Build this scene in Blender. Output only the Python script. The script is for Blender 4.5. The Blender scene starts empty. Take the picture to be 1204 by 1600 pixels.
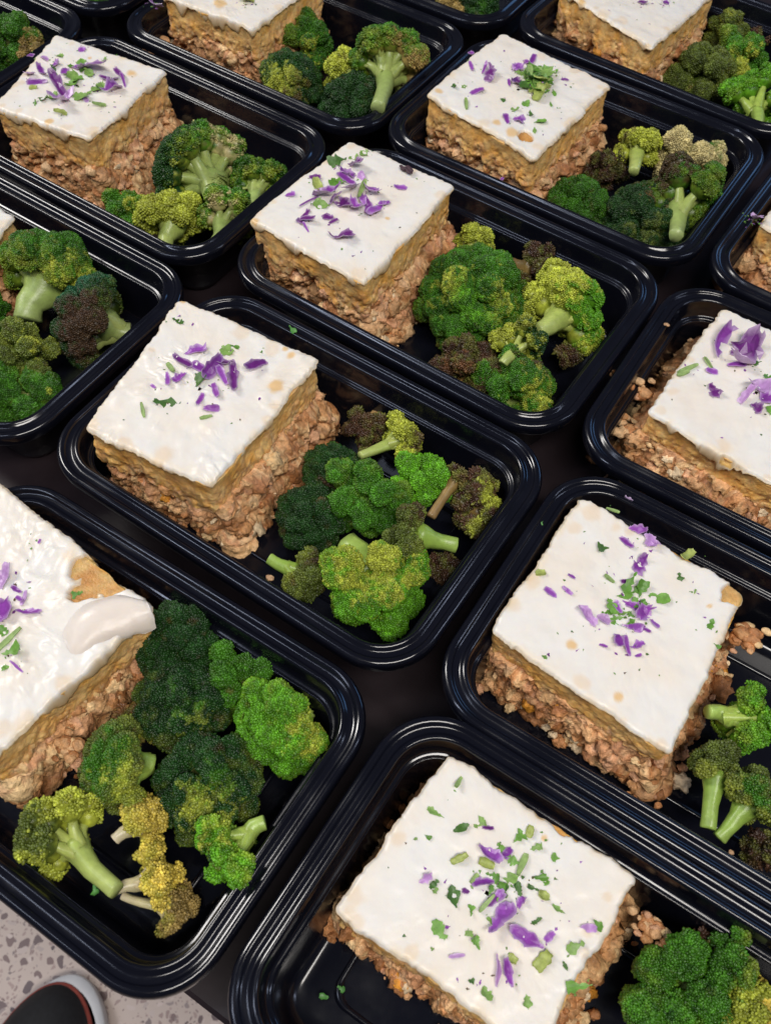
import bpy, math
import numpy as np
from mathutils import Vector, Matrix

# ---------------------------------------------------------------- measured layout (tray-local positions in mm)
CAM=dict(f=1411.903,H=0.37242,pitch=1.01534,roll=0.0277)
TL,TW,TR=0.223,0.14992,0.02987
TRAYS=[
  ('T1',-0.04471,0.26302,-0.5695,'black plastic meal tray left of centre with the most charred broccoli'),
  ('T2',0.03160,0.39718,-0.5818,'black plastic meal tray at the centre with a tall square and pale-stemmed broccoli'),
  ('T3',0.11758,0.52483,-0.5760,'black plastic meal tray at upper right below the corner tray'),
  ('T4',0.21106,0.64952,-0.6077,'black plastic meal tray cut off by the top right corner'),
  ('T5',-0.16776,0.51447,-0.5771,'black plastic meal tray at upper left with one very large floret'),
  ('T6',-0.07554,0.64046,-0.5782,'black plastic meal tray at the top middle beside the upper left tray'),
  ('T7',-0.24188,0.38047,-0.5716,'black plastic meal tray cut off by the left edge showing mostly broccoli'),
  ('T8',-0.12883,0.13136,-0.5486,'black plastic meal tray at bottom left overhanging the table edge'),
  ('T9',0.07010,0.01957,-0.5532,'black plastic meal tray cut off by the bottom edge of the picture'),
  ('T10',0.14973,0.14595,-0.5491,'black plastic meal tray at lower right above the bottom tray'),
  ('T11',0.22440,0.28002,-0.5509,'black plastic meal tray at the right edge with big cabbage pieces on its square'),
  ('T12',0.31132,0.40307,-0.5993,'black plastic meal tray sliver at the far right, a meat edge showing'),
  ('T13',-0.35313,0.64361,-0.5719,'black plastic meal tray corner in the top left of the picture'),
  ('T14',0.01475,0.76794,-0.5720,'black plastic meal tray end at the top edge, right of the middle'),
  ('T15',-0.26855,0.77178,-0.5719,'black plastic meal tray end just showing at the top edge, far left'),
]
PH={'T1': 'the centre-left tray', 'T2': 'the centre tray', 'T3': 'the upper right tray', 'T4': 'the top right corner tray', 'T5': 'the upper left tray', 'T6': 'the top middle tray', 'T7': 'the left edge tray', 'T8': 'the bottom left tray', 'T9': 'the bottom edge tray', 'T10': 'the lower right tray', 'T11': 'the right edge tray', 'T12': 'the far right sliver tray', 'T13': 'the top left corner tray', 'T14': 'the top edge tray', 'T15': 'the topmost left tray'}
CAKES=[
  ('T1',[(-91.99, -52.93), (-110.89, 41.5), (-22.28, 50.17), (-17.02, -44.63)],12.0,1,90,[(-43.64, -50.87, 4.93, 'd'), (-18.46, 1.7, 4.47, 'd'), (-73.08, -50.36, 3.14, 'd'), (-29.13, 21.81, 5.25, 'y'), (-36.0, 43.35, 3.02, 'y'), (-108.47, 40.83, 2.45, 'y'), (-41.46, 44.98, 2.03, 'y')],'baked meat square with wrinkled white cheese and a toasted right corner'),
  ('T2',[(-109.1, -44.94), (-104.22, 48.49), (-28.08, 50.92), (-23.72, -48.35)],15.0,1,100,[(-32.36, -49.66, 5.67, 'd'), (-24.53, -28.58, 5.03, 'd'), (-71.94, -43.4, 4.38, 'd'), (-105.95, -44.71, 4.45, 'y'), (-44.16, 3.02, 1.87, 'y')],'tall baked meat square heaped with purple cabbage in the centre tray'),
  ('T3',[(-94.08, -36.55), (-89.41, 52.89), (0.44, 43.27), (-2.81, -53.79)],15.0,1,100,[(-44.24, -50.15, 4.85, 'd'), (-2.7, -12.5, 4.89, 'd'), (-27.08, -39.47, 5.26, 'y'), (-18.22, -37.09, 5.64, 'h'), (-40.31, -36.96, 3.67, 'y'), (-88.38, -29.91, 2.94, 'y')],'baked meat square topped with a green herb heap, upper right'),
  ('T4',[(-97.65, -24.64), (-89.34, 72.77), (-1.68, 45.23), (-5.95, -53.03)],12.0,2,90,[(-73.68, -35.28, 6.5, 'y'), (-11.29, -55.2, 5.34, 'y')],'baked meat square cut off by the top edge, upper right corner'),
  ('T5',[(-81.19, -43.74), (-106.76, 38.27), (-15.74, 50.43), (-7.32, -31.72)],13.0,3,110,[(-30.81, -35.96, 6.46, 'd'), (-4.95, -5.43, 5.71, 'd'), (-32.93, 33.63, 5.11, 'y'), (-40.38, -34.84, 4.06, 'y'), (-68.02, 30.77, 1.73, 'y')],'baked meat square in the upper left tray with cabbage and herb strewn over'),
  ('T6',[(-90.77, -37.89), (-109.83, 56.82), (-10.1, 49.61), (-10.35, -31.97)],12.0,2,120,[(-42.2, -36.32, 10.88, 'd'), (-72.23, -42.98, 6.4, 'y'), (-49.1, -21.07, 5.51, 'y')],'baked meat square cut off by the top edge, upper left'),
  ('T7',[(-83.75, -21.37), (-96.49, 51.06), (-10.91, 47.97), (6.28, -24.21)],6.0,2,60,[],'baked meat square corner just showing at the left edge'),
  ('T8',[(-104.77, -26.78), (-105.47, 59.16), (2.69, 49.03), (-8.67, -42.6)],10.0,2,110,[(-30.38, 49.11, 11.55, 'h'), (-25.31, 57.53, 6.97, 'h'), (-15.04, 54.5, 5.17, 'h'), (-19.98, 48.56, 6.3, 'h'), (-29.75, 37.2, 5.13, 'h'), (-32.84, 57.36, 8.17, 'h'), (-19.11, 51.83, 5.75, 'h'), (1.61, 35.48, 9.46, 'd'), (-1.03, 16.04, 9.26, 'd'), (-3.55, -2.61, 6.41, 'd'), (-21.24, 55.1, 6.35, 'h'), (-38.6, 48.83, 5.8, 'h'), (-67.38, 62.61, 4.5, 'h')],'baked meat square with torn cheese showing golden mash, bottom left'),
  ('T9',[(-90.65, -16.95), (-84.77, 59.45), (2.73, 57.96), (-2.79, -17.16)],-4.0,3,130,[(-40.26, 60.33, 3.13, 'y'), (-30.77, 62.91, 5.72, 'h'), (-34.9, 51.25, 1.54, 'y')],'baked meat square under smooth cheese at the bottom edge'),
  ('T10',[(-98.57, -33.11), (-95.34, 54.6), (-9.44, 48.18), (-8.71, -41.74)],2.0,3,150,[(-8.71, -41.74, 2.13, 'd'), (-13.16, 45.75, 7.66, 'h'), (-64.72, -19.82, 3.12, 'y'), (-37.28, -30.56, 2.47, 'y'), (-20.71, 31.86, 1.46, 'y'), (-94.55, 55.12, 3.45, 'h')],'baked meat square under a smooth flat cheese slice, lower right'),
  ('T11',[(-83.74, -34.11), (-79.69, 58.29), (1.03, 51.8), (-3.97, -44.33)],4.0,9,230,[(-37.83, -48.55, 7.64, 'd'), (-56.04, -44.17, 4.52, 'd'), (-37.85, -42.52, 4.48, 'h'), (-31.23, -46.5, 5.72, 'h')],'crumbling baked meat square with big cabbage pieces at the right edge'),
  ('T12',[(-95.61, -22.89), (-92.62, 44.37), (-26.42, 42.87), (-30.19, -34.55)],6.0,7,120,[],'crumbly baked meat square just showing at the far right edge'),
]
FOLD=[[(-25.5,17.11,11.2),(-23.56,33.02,11.2),(-15.0,44.24,11.2),(-2.48,49.43,11.2)],[(-16.7,14.16,14.2),(-15.52,30.3,14.2),(-7.93,41.51,14.2),(2.93,47.5,14.2)],[(-10.52,10.59,12.0),(-8.61,25.93,12.0),(-1.66,36.96,12.0),(6.71,45.35,12.0)],[(-6.43,5.57,6.5),(-4.34,21.6,6.5),(2.29,33.1,6.5),(8.43,42.92,6.5)]]
FLORETS=[
  ('T1',9.04,41.02,-20.0,10.36,(6.74, 60.38, -23.63),'k',0.1,[],'small deep brown charred bud against the back wall'),
  ('T1',34.42,51.04,-14.0,12.24,(21.25, 23.64, -10.33),'yS',0.5,[(0.74, -0.32, 0.59, 'k', 0.7)],'yellow-green floret with brown tip and pale stem pointing left, back row'),
  ('T1',11.75,12.44,-20.0,13.44,None,'d',0.1,[(0.58, -0.47, 0.66, 'k', 0.6)],'dark scorched floret beside the meat square, upper one'),
  ('T1',39.67,2.78,-12.0,18.06,None,'m',0.25,[],'mid green open floret in the heart of the broccoli pile'),
  ('T1',54.65,32.17,-14.0,13.86,None,'b',0.1,[],'bright green rounded floret right of the pile centre'),
  ('T1',68.63,44.7,-14.0,7.94,(69.6, 16.35, -16.78),'k',0.2,[(-0.84, 0.53, 0.11, 'y', 0.6)],'charred little floret on an amber roasted stem'),
  ('T1',87.6,35.67,-18.0,12.42,None,'k',0.3,[(0.37, 0.62, 0.69, 'y', 0.8), (0.4, -0.86, 0.31, 'y', 0.4)],'brown roasted floret with yellow fringe near the right wall'),
  ('T1',77.0,55.57,-22.0,6.08,None,'k',0,[],'tiny blackened scrap behind the brown fringed floret'),
  ('T1',20.73,-18.17,-18.0,14.87,None,'d',0.05,[],'dark green round floret pressed to the meat square'),
  ('T1',65.89,-1.98,-10.0,13.21,(89.91, 8.92, -14.62),'o',0.3,[(-0.09, 0.71, 0.7, 'k', 0.6)],'olive floret with scorched top and bright stem pointing right'),
  ('T1',44.13,-46.92,-14.0,13.21,(19.83, -50.95, -10.04),'oS',0.3,[(0.23, 0.75, 0.62, 'k', 0.8)],'olive scorched floret with a pale stem touching the meat square'),
  ('T1',75.2,-30.26,-18.0,24.68,(40.0, -16.1, -26.64),'b',0.3,[(-0.37, 0.03, 0.93, 'y', 0.8), (0.3, 0.35, 0.89, 'y', 0.6)],'largest bright floret with yellow crest at the near corner'),
  ('T1',87.58,-0.43,-24.0,7.02,None,'k',0.1,[],'small dark burnt scrap by the right wall'),
  ('T2',-4.36,49.36,-16.0,11.95,(-10.19, 19.51, -12.41),'yS',0.4,[(0.46, 0.6, 0.66, 'm', 0.7)],'small yellow floret with green cap and stem to the square'),
  ('T2',15.47,4.21,-14.0,28.81,None,'m',0.3,[(-0.44, -0.6, 0.67, 'y', 0.5), (0.85, -0.17, 0.5, 'y', 0.4), (0.42, -0.73, 0.54, 'b', 0.5)],'big glossy green floret beside the meat square'),
  ('T2',39.12,50.63,-18.0,14.86,(18.14, 50.69, -23.2),'k',0.1,[],'tall charred brown floret with pale stem, back of tray'),
  ('T2',71.38,35.8,-14.0,23.4,(63.92, -4.34, -6.98),'yS',0.6,[(0.76, -0.39, 0.52, 'b', 0.9)],'large yellow-green floret with thick pale stems fanning right'),
  ('T2',59.59,-7.82,-14.0,14.65,(59.5, -33.79, -9.61),'yS',0.4,[(0.75, -0.13, 0.65, 'd', 0.9)],'half yellow half dark green floret in the tray middle'),
  ('T2',35.5,-37.36,-20.0,16.82,None,'k',0.1,[(0.2, -0.8, 0.57, 'r', 0.6)],'reddish brown roasted floret by the near wall'),
  ('T2',71.22,-36.22,-20.0,21.51,None,'m',0.3,[(0.08, 0.81, 0.58, 'k', 0.5), (0.88, -0.1, 0.47, 'y', 0.6)],'green floret with toasted top at the near corner'),
  ('T2',81.29,8.91,-26.0,5.99,None,'k',0.1,[],'tiny burnt crumb of broccoli below the yellow floret'),
  ('T3',32.75,34.73,-12.0,15.54,(44.37, 0.58, -7.34),'yS',0.7,[(-0.6, -0.63, 0.5, 'k', 0.5)],'yellow-green floret standing upright on its pale stem'),
  ('T3',67.73,34.23,-18.0,19.68,None,'p',0.2,[(0.34, 0.82, 0.46, 'm', 0.5)],'pale halved floret showing its cut cream face'),
  ('T3',23.77,6.13,-20.0,12.02,None,'k',0,[],'dark brown roasted floret beside the meat square'),
  ('T3',24.9,-30.78,-18.0,17.48,None,'m',0.1,[],'even green floret at the front beside the square'),
  ('T3',64.57,-26.62,-16.0,24.5,None,'d',0.15,[(0.17, 0.52, 0.84, 'r', 0.4), (0.48, -0.82, 0.32, 'o', 0.5)],'wide dark green floret at the near wall'),
  ('T3',77.2,1.85,-10.0,22.2,(93.26, -44.38, -3.34),'mS',0.3,[(-0.6, -0.01, 0.8, 'k', 0.8)],'green floret with purple-brown top and hooked stem'),
  ('T4',23.24,-10.53,-16.0,19.66,None,'o',0.3,[],'olive long floret beside the corner square'),
  ('T4',14.61,44.93,-14.0,14.57,None,'o',0.3,[(-0.4, 0.36, 0.84, 'y', 0.4), (0.18, -0.94, 0.28, 'k', 0.5)],'dull floret with yellow tip behind the olive one'),
  ('T4',40.57,24.99,-16.0,18.06,None,'m',0.4,[(0.35, -0.91, 0.24, 'y', 0.8)],'green floret with golden lower half near the top corner'),
  ('T4',39.02,65.91,-16.0,13.67,None,'k',0.1,[],'purple-brown charred floret at the right picture edge'),
  ('T4',64.08,-12.35,-18.0,20.24,(82.22, -52.06, -11.93),'bS',0.2,[],'bright green floret with stem toward the viewer'),
  ('T5',38.25,9.41,-12.0,30.14,(82.53, -11.36, -2.96),'mS',0.5,[(-0.07, -0.91, 0.41, 'd', 1.0), (0.86, 0.21, 0.46, 'p', 0.5), (0.65, -0.55, 0.52, 'y', 0.4)],'very large half-domed floret with dark left side'),
  ('T5',79.44,24.64,-12.0,17.43,(99.64, -8.04, -6.77),'mS',0.5,[],'ruffled green floret on white stem near right wall'),
  ('T5',29.77,-44.11,-18.0,13.03,None,'m',0.5,[(0.49, 0.34, 0.8, 'y', 0.7)],'green and yellow floret next to meat crumbs'),
  ('T5',56.66,-30.86,-14.0,17.75,(66.46, -53.83, -20.21),'y',0.6,[],'yellow-green floret lying along the near wall'),
  ('T5',82.66,-10.92,-12.0,16.94,(100.97, -47.55, -6.92),'mS',0.5,[(0.33, -0.82, 0.46, 'p', 0.6)],'floret with thick white stem at the near corner'),
  ('T6',5.79,14.5,-12.0,18.01,None,'m',0.3,[(0.47, -0.85, 0.24, 'y', 0.5)],'green rounded floret touching the top middle square'),
  ('T6',22.91,-32.82,-14.0,20.1,None,'d',0.2,[(0.17, -0.92, 0.36, 'y', 0.8), (0.68, -0.7, 0.22, 'k', 0.5)],'dark floret with yellow left side near wall'),
  ('T6',41.93,-3.0,-12.0,14.75,(69.03, -9.5, -17.16),'y',0.4,[(-0.49, 0.54, 0.68, 'm', 0.6)],'small yellow-green floret in the middle of its tray'),
  ('T6',71.93,18.28,-6.0,25.65,(103.23, -43.05, 1.69),'mS',0.4,[(0.78, -0.57, 0.25, 't', 0.8)],'mushroom shaped floret upright on pale stem'),
  ('T6',65.04,-27.4,-18.0,20.81,None,'d',0.05,[],'dark green smooth domed floret at near corner'),
  ('T6',81.22,-15.77,-24.0,7.3,None,'t',0.4,[],'little yellow-brown scrap beside the domed floret'),
  ('T7',25.11,42.95,-8.0,27.32,(33.53, 4.83, -17.56),'m',0.45,[(0.82, -0.49, 0.31, 'y', 0.5), (0.15, -0.93, 0.34, 'r', 0.3)],'large loose green floret at the back of the left edge tray'),
  ('T7',63.66,19.34,-12.0,24.2,(87.06, 33.3, -20.47),'d',0.2,[(-0.26, 0.54, 0.8, 't2', 0.7), (0.81, -0.39, 0.44, 'k', 0.9)],'teal floret with broad purple-brown scorch and stem right'),
  ('T7',57.25,-19.69,-10.0,17.72,None,'o',0.4,[(0.39, 0.64, 0.66, 'y', 0.5)],'olive yellow floret at the left picture edge'),
  ('T7',75.67,-34.83,-18.0,18.94,None,'m',0.2,[(0.84, 0.28, 0.48, 'y', 0.25)],'fresh green floret at the near wall of the left edge tray'),
  ('T7',16.37,-2.12,-14.0,12.6,None,'m',0.2,[],'green floret half out of the picture at left'),
  ('T8',12.2,46.68,-12.0,17.57,None,'d',0.05,[],'very dark green floret next to the torn square'),
  ('T8',32.18,27.79,-14.0,18.19,None,'d',0.25,[(0.75, -0.3, 0.59, 'y', 0.3), (0.42, -0.1, 0.9, 'm', 0.5)],'dark rugged floret in the middle of the bottom left pile'),
  ('T8',43.52,46.83,-16.0,14.46,None,'m',0.2,[],'mid green floret behind the brightest one'),
  ('T8',73.73,36.58,-16.0,20.73,(76.88, 56.96, -23.25),'b',0.3,[(0.79, 0.29, 0.54, 'y', 0.4)],'brightest green floret with pale stub at the right'),
  ('T8',24.61,-12.51,-10.0,17.85,(37.48, -1.98, -16.25),'o',0.3,[(0.11, -0.32, 0.94, 'm', 0.9), (0.85, -0.1, 0.51, 'y', 0.5)],'upright olive green floret with a smooth rounded back'),
  ('T8',63.03,3.16,-8.0,19.2,None,'d',0.25,[(0.63, -0.52, 0.58, 'y', 0.6), (0.5, 0.06, 0.87, 'm', 0.5)],'dark domed floret with golden lower fringe'),
  ('T8',22.78,-42.75,-10.0,16.71,(62.77, -48.02, -4.99),'yS',0.6,[(0.03, -0.56, 0.83, 'o', 0.8)],'pale yellow floret with a thick glossy green stalk'),
  ('T8',52.87,-17.24,-14.0,11.16,(47.12, -33.97, -10.65),'YS',0.6,[],'golden yellow floret left of the domed floret'),
  ('T8',71.69,-32.43,-20.0,10.96,(57.89, -48.95, -16.71),'YS',0.7,[],'straw yellow floret with white branching stems'),
  ('T8',83.87,-39.91,-26.0,8.83,(60.19, -48.52, -23.35),'tS',0.6,[],'tan yellow floret at the near corner, lowest in the pile'),
  ('T8',87.12,-17.89,-10.0,14.88,(95.32, 4.31, -5.54),'bS',0.5,[(-0.26, -0.3, 0.92, 'd', 0.5), (-0.3, 0.55, 0.78, 'y', 0.4)],'green floret lying on its side, long stalk pointing upper right'),
  ('T8',19.15,9.41,-18.0,7.93,None,'r',0.6,[(0.56, -0.33, 0.76, 'y', 0.6)],'small brownish bud wedged behind the upright floret'),
  ('T8',20.93,-56.73,-28.0,7.5,None,'d',0.2,[],'dark green scrap under the pale yellow floret'),
  ('T9',38.3,36.07,-16.0,17.64,None,'m',0.2,[(-0.26, -0.39, 0.88, 'd', 0.6)],'dense dark green floret in the bottom edge tray'),
  ('T9',43.19,52.77,-12.0,10.87,(55.82, 56.13, -15.8),'m',0.4,[],'light green floret with a white stem in the bottom edge tray'),
  ('T9',53.83,42.17,-14.0,11.16,None,'y',0.4,[(-0.27, 0.26, 0.93, 'm', 0.6)],'yellowish floret right of the dense dark one'),
  ('T9',37.85,52.71,-18.0,6.54,None,'k',0,[],'black charred floret behind the light green one'),
  ('T9',66.35,45.49,-18.0,8.77,None,'Y',0.4,[],'golden floret in the bottom right corner of the picture'),
  ('T10',20.6,-1.38,-12.0,14.63,(-1.18, -10.47, -7.61),'bS',0.3,[],'bright green floret with brownish pale stem at right edge'),
  ('T10',10.74,-28.76,-8.0,10.89,(18.91, -55.69, -11.81),'o',0.5,[],'small olive floret tall on a light green stem'),
  ('T10',29.8,-32.38,-8.0,12.83,(23.95, -56.49, -12.49),'o',0.4,[(-0.19, -0.32, 0.93, 'm', 0.6)],'olive green floret sharing a forked stem, right edge'),
  ('T10',44.11,-46.2,-26.0,7.04,None,'k',0.1,[],'burnt dark scrap deep in the lower right tray'),
  ('T13',59.59,34.5,-12.0,16.0,None,'m',0.3,[],'green floret in the top left corner'),
  ('T13',74.99,35.7,-16.0,11.28,None,'t',0.4,[(-0.04, 0.61, 0.79, 'm', 0.5)],'yellow-brown floret right of the corner floret'),
  ('T13',62.61,15.1,-18.0,13.09,None,'m',0.2,[],'green floret cut by the left edge, top corner'),
  ('T14',50.39,-23.24,-22.0,12.16,None,'t',0.5,[(-0.01, 0.02, 1.0, 'm', 0.5)],'tan floret at the end of the top edge tray'),
  ('T14',65.91,-12.09,-20.0,14.16,None,'d',0.1,[(0.66, -0.67, 0.35, 'm', 0.5)],'dark floret at the end of the top edge tray'),
  ('T15',57.72,-33.47,-20.0,9.04,None,'m',0.2,[],'green floret barely showing at the topmost left'),
]
CABBAGE=[
  ('T1',(-78.43, 16.64, 11.32, 6.27, 54.9),'l','second largest curled purple cabbage shard toward the far corner of the centre-left square'),
  ('T1',(-79.3, 6.92, 12.57, 5.31, 4.7),'s','largest purple cabbage strip toward the far corner of the centre-left square'),
  ('T1',(-69.67, 9.36, 10.72, 5.8, 10.2),'s','second largest purple cabbage strip toward the far corner of the centre-left square'),
  ('T1',(-63.13, 12.31, 16.67, 7.86, 95.7),'l','largest curled purple cabbage shard toward the far corner of the centre-left square'),
  ('T1',(-50.36, 13.83, 20.62, 5.23, -47.2),'l','curled purple cabbage shard toward the right corner of the centre-left square'),
  ('T1',(-55.76, 11.13, 12.55, 4.11, -27.6),'s','third largest purple cabbage strip toward the far corner of the centre-left square'),
  ('T1',(-45.98, 26.29, 13.71, 5.98, 67.1),'s','purple cabbage strip toward the right corner of the centre-left square'),
  ('T1',(-77.3, -6.37, 9.49, 2.9, -41.3),'s','smallest purple cabbage strip toward the far corner of the centre-left square'),
  ('T1',(-80.66, -13.84, 3.73, 1.92, 0.3),'s','purple cabbage strip toward the left corner of the centre-left square'),
  ('T1',(-73.03, -1.86, 8.46, 4.9, 85.7),'l','curled purple cabbage shard in the middle of the centre-left square'),
  ('T1',(-52.78, 1.88, 10.9, 3.59, -35.1),'s','largest purple cabbage strip in the middle of the centre-left square'),
  ('T1',(-54.9, -7.67, 9.62, 3.05, 118.2),'s','smallest purple cabbage strip in the middle of the centre-left square'),
  ('T1',(-46.96, -8.16, 7.8, 4.06, 28.4),'s','second largest purple cabbage strip in the middle of the centre-left square'),
  ('T1',(-60.72, 18.2, 8.63, 5.25, 34.7),'l','smallest curled purple cabbage shard toward the far corner of the centre-left square'),
  ('T2',(-86.72, 20.32, 10.86, 6.88, 6.7),'l','smallest curled purple cabbage shard at the far corner of the centre square'),
  ('T2',(-84.85, 29.02, 10.83, 7.78, -5.9),'l','largest curled purple cabbage shard at the far corner of the centre square'),
  ('T2',(-77.82, 24.53, 7.66, 4.93, -33.8),'s','smallest purple cabbage strip at the far corner of the centre square'),
  ('T2',(-83.62, 16.72, 14.42, 5.14, -16.1),'s','largest purple cabbage strip at the far corner of the centre square'),
  ('T2',(-83.09, -1.47, 16.81, 7.97, 28.2),'l','curled purple cabbage shard toward the far corner of the centre square'),
  ('T2',(-74.62, 8.86, 16.68, 7.36, 112.3),'l','largest curled purple cabbage shard in the middle of the centre square'),
  ('T2',(-64.98, 14.38, 13.65, 8.56, -48.1),'l','second largest curled purple cabbage shard in the middle of the centre square'),
  ('T2',(-69.75, -3.03, 12.94, 8.32, -4.9),'l','third largest curled purple cabbage shard in the middle of the centre square'),
  ('T2',(-63.87, -0.88, 13.51, 6.87, -33.1),'l','fourth largest curled purple cabbage shard in the middle of the centre square'),
  ('T2',(-59.04, 4.66, 11.13, 5.38, -48.0),'l','sixth largest curled purple cabbage shard in the middle of the centre square'),
  ('T2',(-53.13, 4.77, 13.88, 5.86, 86.5),'l','smallest curled purple cabbage shard toward the near corner of the centre square'),
  ('T2',(-52.67, 12.01, 7.33, 4.89, 64.0),'s','largest purple cabbage strip toward the far corner of the centre square'),
  ('T2',(-55.78, -26.61, 13.99, 10.6, 28.4),'l','largest curled purple cabbage shard toward the near corner of the centre square'),
  ('T2',(-72.34, -17.21, 6.7, 5.5, 35.7),'s','largest purple cabbage strip toward the near corner of the centre square'),
  ('T2',(-67.67, -17.9, 6.3, 2.65, 64.0),'s','smallest purple cabbage strip toward the near corner of the centre square'),
  ('T2',(-83.53, -25.24, 13.16, 5.16, 105.8),'l','curled purple cabbage shard toward the left corner of the centre square'),
  ('T2',(-80.03, -26.77, 9.88, 4.32, 21.2),'s','largest purple cabbage strip toward the left corner of the centre square'),
  ('T2',(-53.03, 29.37, 7.68, 4.64, 28.2),'s','purple cabbage strip toward the right corner of the centre square'),
  ('T2',(-100.01, 7.1, 6.94, 4.72, 35.8),'s','smallest purple cabbage strip toward the far corner of the centre square'),
  ('T2',(-101.92, -14.3, 6.07, 4.0, 35.7),'s','third largest purple cabbage strip toward the left corner of the centre square'),
  ('T2',(-88.52, -13.75, 16.45, 2.0, 88.1),'s','second largest purple cabbage strip toward the left corner of the centre square'),
  ('T2',(-76.67, -3.15, 9.98, 6.74, 50.5),'l','fifth largest curled purple cabbage shard in the middle of the centre square'),
  ('T2',(-63.77, 6.12, 12.21, 4.73, -44.4),'l','smallest curled purple cabbage shard in the middle of the centre square'),
  ('T2',(-77.01, -31.95, 8.12, 1.65, -31.4),'s','smallest purple cabbage strip toward the left corner of the centre square'),
  ('T3',(-85.49, 6.36, 11.32, 2.82, -49.5),'s','second largest purple cabbage strip toward the far corner of the upper right square'),
  ('T3',(-76.24, 8.52, 10.28, 2.75, 95.6),'s','largest purple cabbage strip at the far corner of the upper right square'),
  ('T3',(-69.36, 3.7, 13.49, 7.9, 102.4),'l','curled purple cabbage shard toward the far corner of the upper right square'),
  ('T3',(-67.49, -15.79, 10.06, 4.71, 58.8),'s','purple cabbage strip toward the left corner of the upper right square'),
  ('T3',(-36.65, -30.31, 8.74, 4.18, -46.8),'s','purple cabbage strip toward the near corner of the upper right square'),
  ('T3',(-30.3, -25.77, 6.96, 7.29, 19.3),'l','curled purple cabbage shard toward the near corner of the upper right square'),
  ('T3',(-55.78, 37.68, 11.72, 4.13, 107.8),'s','largest purple cabbage strip toward the far corner of the upper right square'),
  ('T3',(-57.48, 31.9, 4.35, 5.93, 35.7),'s','second largest purple cabbage strip at the far corner of the upper right square'),
  ('T3',(-58.75, 21.97, 7.46, 8.26, 65.7),'l','curled purple cabbage shard at the far corner of the upper right square'),
  ('T3',(-50.82, 6.51, 6.7, 9.05, 2.9),'l','curled purple cabbage shard in the middle of the upper right square'),
  ('T3',(-34.92, 10.99, 6.27, 4.13, 51.4),'s','smallest purple cabbage strip toward the far corner of the upper right square'),
  ('T3',(-54.62, 3.78, 8.2, 2.33, -50.6),'s','purple cabbage strip in the middle of the upper right square'),
  ('T3',(-26.91, 29.77, 5.09, 2.88, 18.7),'s','purple cabbage strip toward the right corner of the upper right square'),
  ('T3',(-93.19, 18.11, 5.0, 3.55, 66.5),'s','smallest purple cabbage strip at the far corner of the upper right square'),
  ('T5',(-85.97, -6.3, 7.26, 6.34, 19.9),'s','smallest purple cabbage strip toward the left corner of the upper left square'),
  ('T5',(-81.05, -0.11, 15.34, 4.21, -27.0),'l','smallest curled purple cabbage shard toward the far corner of the upper left square'),
  ('T5',(-76.54, -9.11, 13.1, 5.03, 44.3),'s','largest purple cabbage strip toward the left corner of the upper left square'),
  ('T5',(-59.65, -5.58, 22.42, 6.29, -24.0),'l','curled purple cabbage shard in the middle of the upper left square'),
  ('T5',(-47.94, -13.23, 18.89, 10.3, 101.9),'l','largest curled purple cabbage shard toward the near corner of the upper left square'),
  ('T5',(-69.25, 9.26, 9.46, 4.99, 115.7),'s','purple cabbage strip toward the far corner of the upper left square'),
  ('T5',(-64.77, 17.8, 10.0, 9.26, 19.7),'l','second largest curled purple cabbage shard toward the far corner of the upper left square'),
  ('T5',(-53.62, 23.16, 24.14, 8.56, 0.3),'l','largest curled purple cabbage shard toward the far corner of the upper left square'),
  ('T5',(-40.48, 20.3, 12.94, 6.37, 27.5),'s','largest purple cabbage strip toward the right corner of the upper left square'),
  ('T5',(-39.1, 29.19, 13.36, 4.03, -25.7),'s','second largest purple cabbage strip toward the right corner of the upper left square'),
  ('T5',(-30.99, 13.31, 12.51, 9.54, 76.7),'l','smallest curled purple cabbage shard toward the near corner of the upper left square'),
  ('T5',(-78.51, 34.22, 5.18, 5.31, 35.8),'s','largest purple cabbage strip at the far corner of the upper left square'),
  ('T5',(-101.03, 8.8, 4.28, 3.76, 35.8),'s','smallest purple cabbage strip at the far corner of the upper left square'),
  ('T5',(-91.26, 12.21, 5.81, 4.27, 12.6),'s','second largest purple cabbage strip at the far corner of the upper left square'),
  ('T5',(-80.8, 12.52, 6.08, 6.85, 6.3),'l','curled purple cabbage shard at the far corner of the upper left square'),
  ('T5',(-37.55, -4.1, 5.28, 3.66, -27.7),'s','purple cabbage strip in the middle of the upper left square'),
  ('T5',(-30.69, 23.86, 12.15, 2.37, -29.0),'s','smallest purple cabbage strip toward the right corner of the upper left square'),
  ('T6',(-87.69, -52.17, 21.65, 10.59, -1.8),'l','curled purple cabbage shard at the left corner of the top middle square'),
  ('T8',(-62.8, 24.38, 11.69, 5.19, 106.7),'l','curled purple cabbage shard toward the far corner of the bottom left square'),
  ('T8',(-51.82, 10.41, 13.99, 10.63, 69.8),'l','curled purple cabbage shard in the middle of the bottom left square'),
  ('T8',(-48.09, 21.42, 7.15, 2.45, 116.2),'s','largest purple cabbage strip toward the far corner of the bottom left square'),
  ('T8',(-41.32, 17.28, 10.37, 3.68, 24.6),'l','curled purple cabbage shard toward the right corner of the bottom left square'),
  ('T8',(-48.83, 19.81, 4.57, 2.19, -5.0),'s','third largest purple cabbage strip toward the far corner of the bottom left square'),
  ('T8',(-53.88, 22.55, 5.55, 2.41, 12.5),'s','second largest purple cabbage strip toward the far corner of the bottom left square'),
  ('T8',(-27.25, -3.83, 7.37, 1.28, -4.0),'s','purple cabbage strip toward the near corner of the bottom left square'),
  ('T8',(-63.07, 46.39, 2.46, 1.33, 106.3),'s','smallest purple cabbage strip toward the far corner of the bottom left square'),
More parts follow.
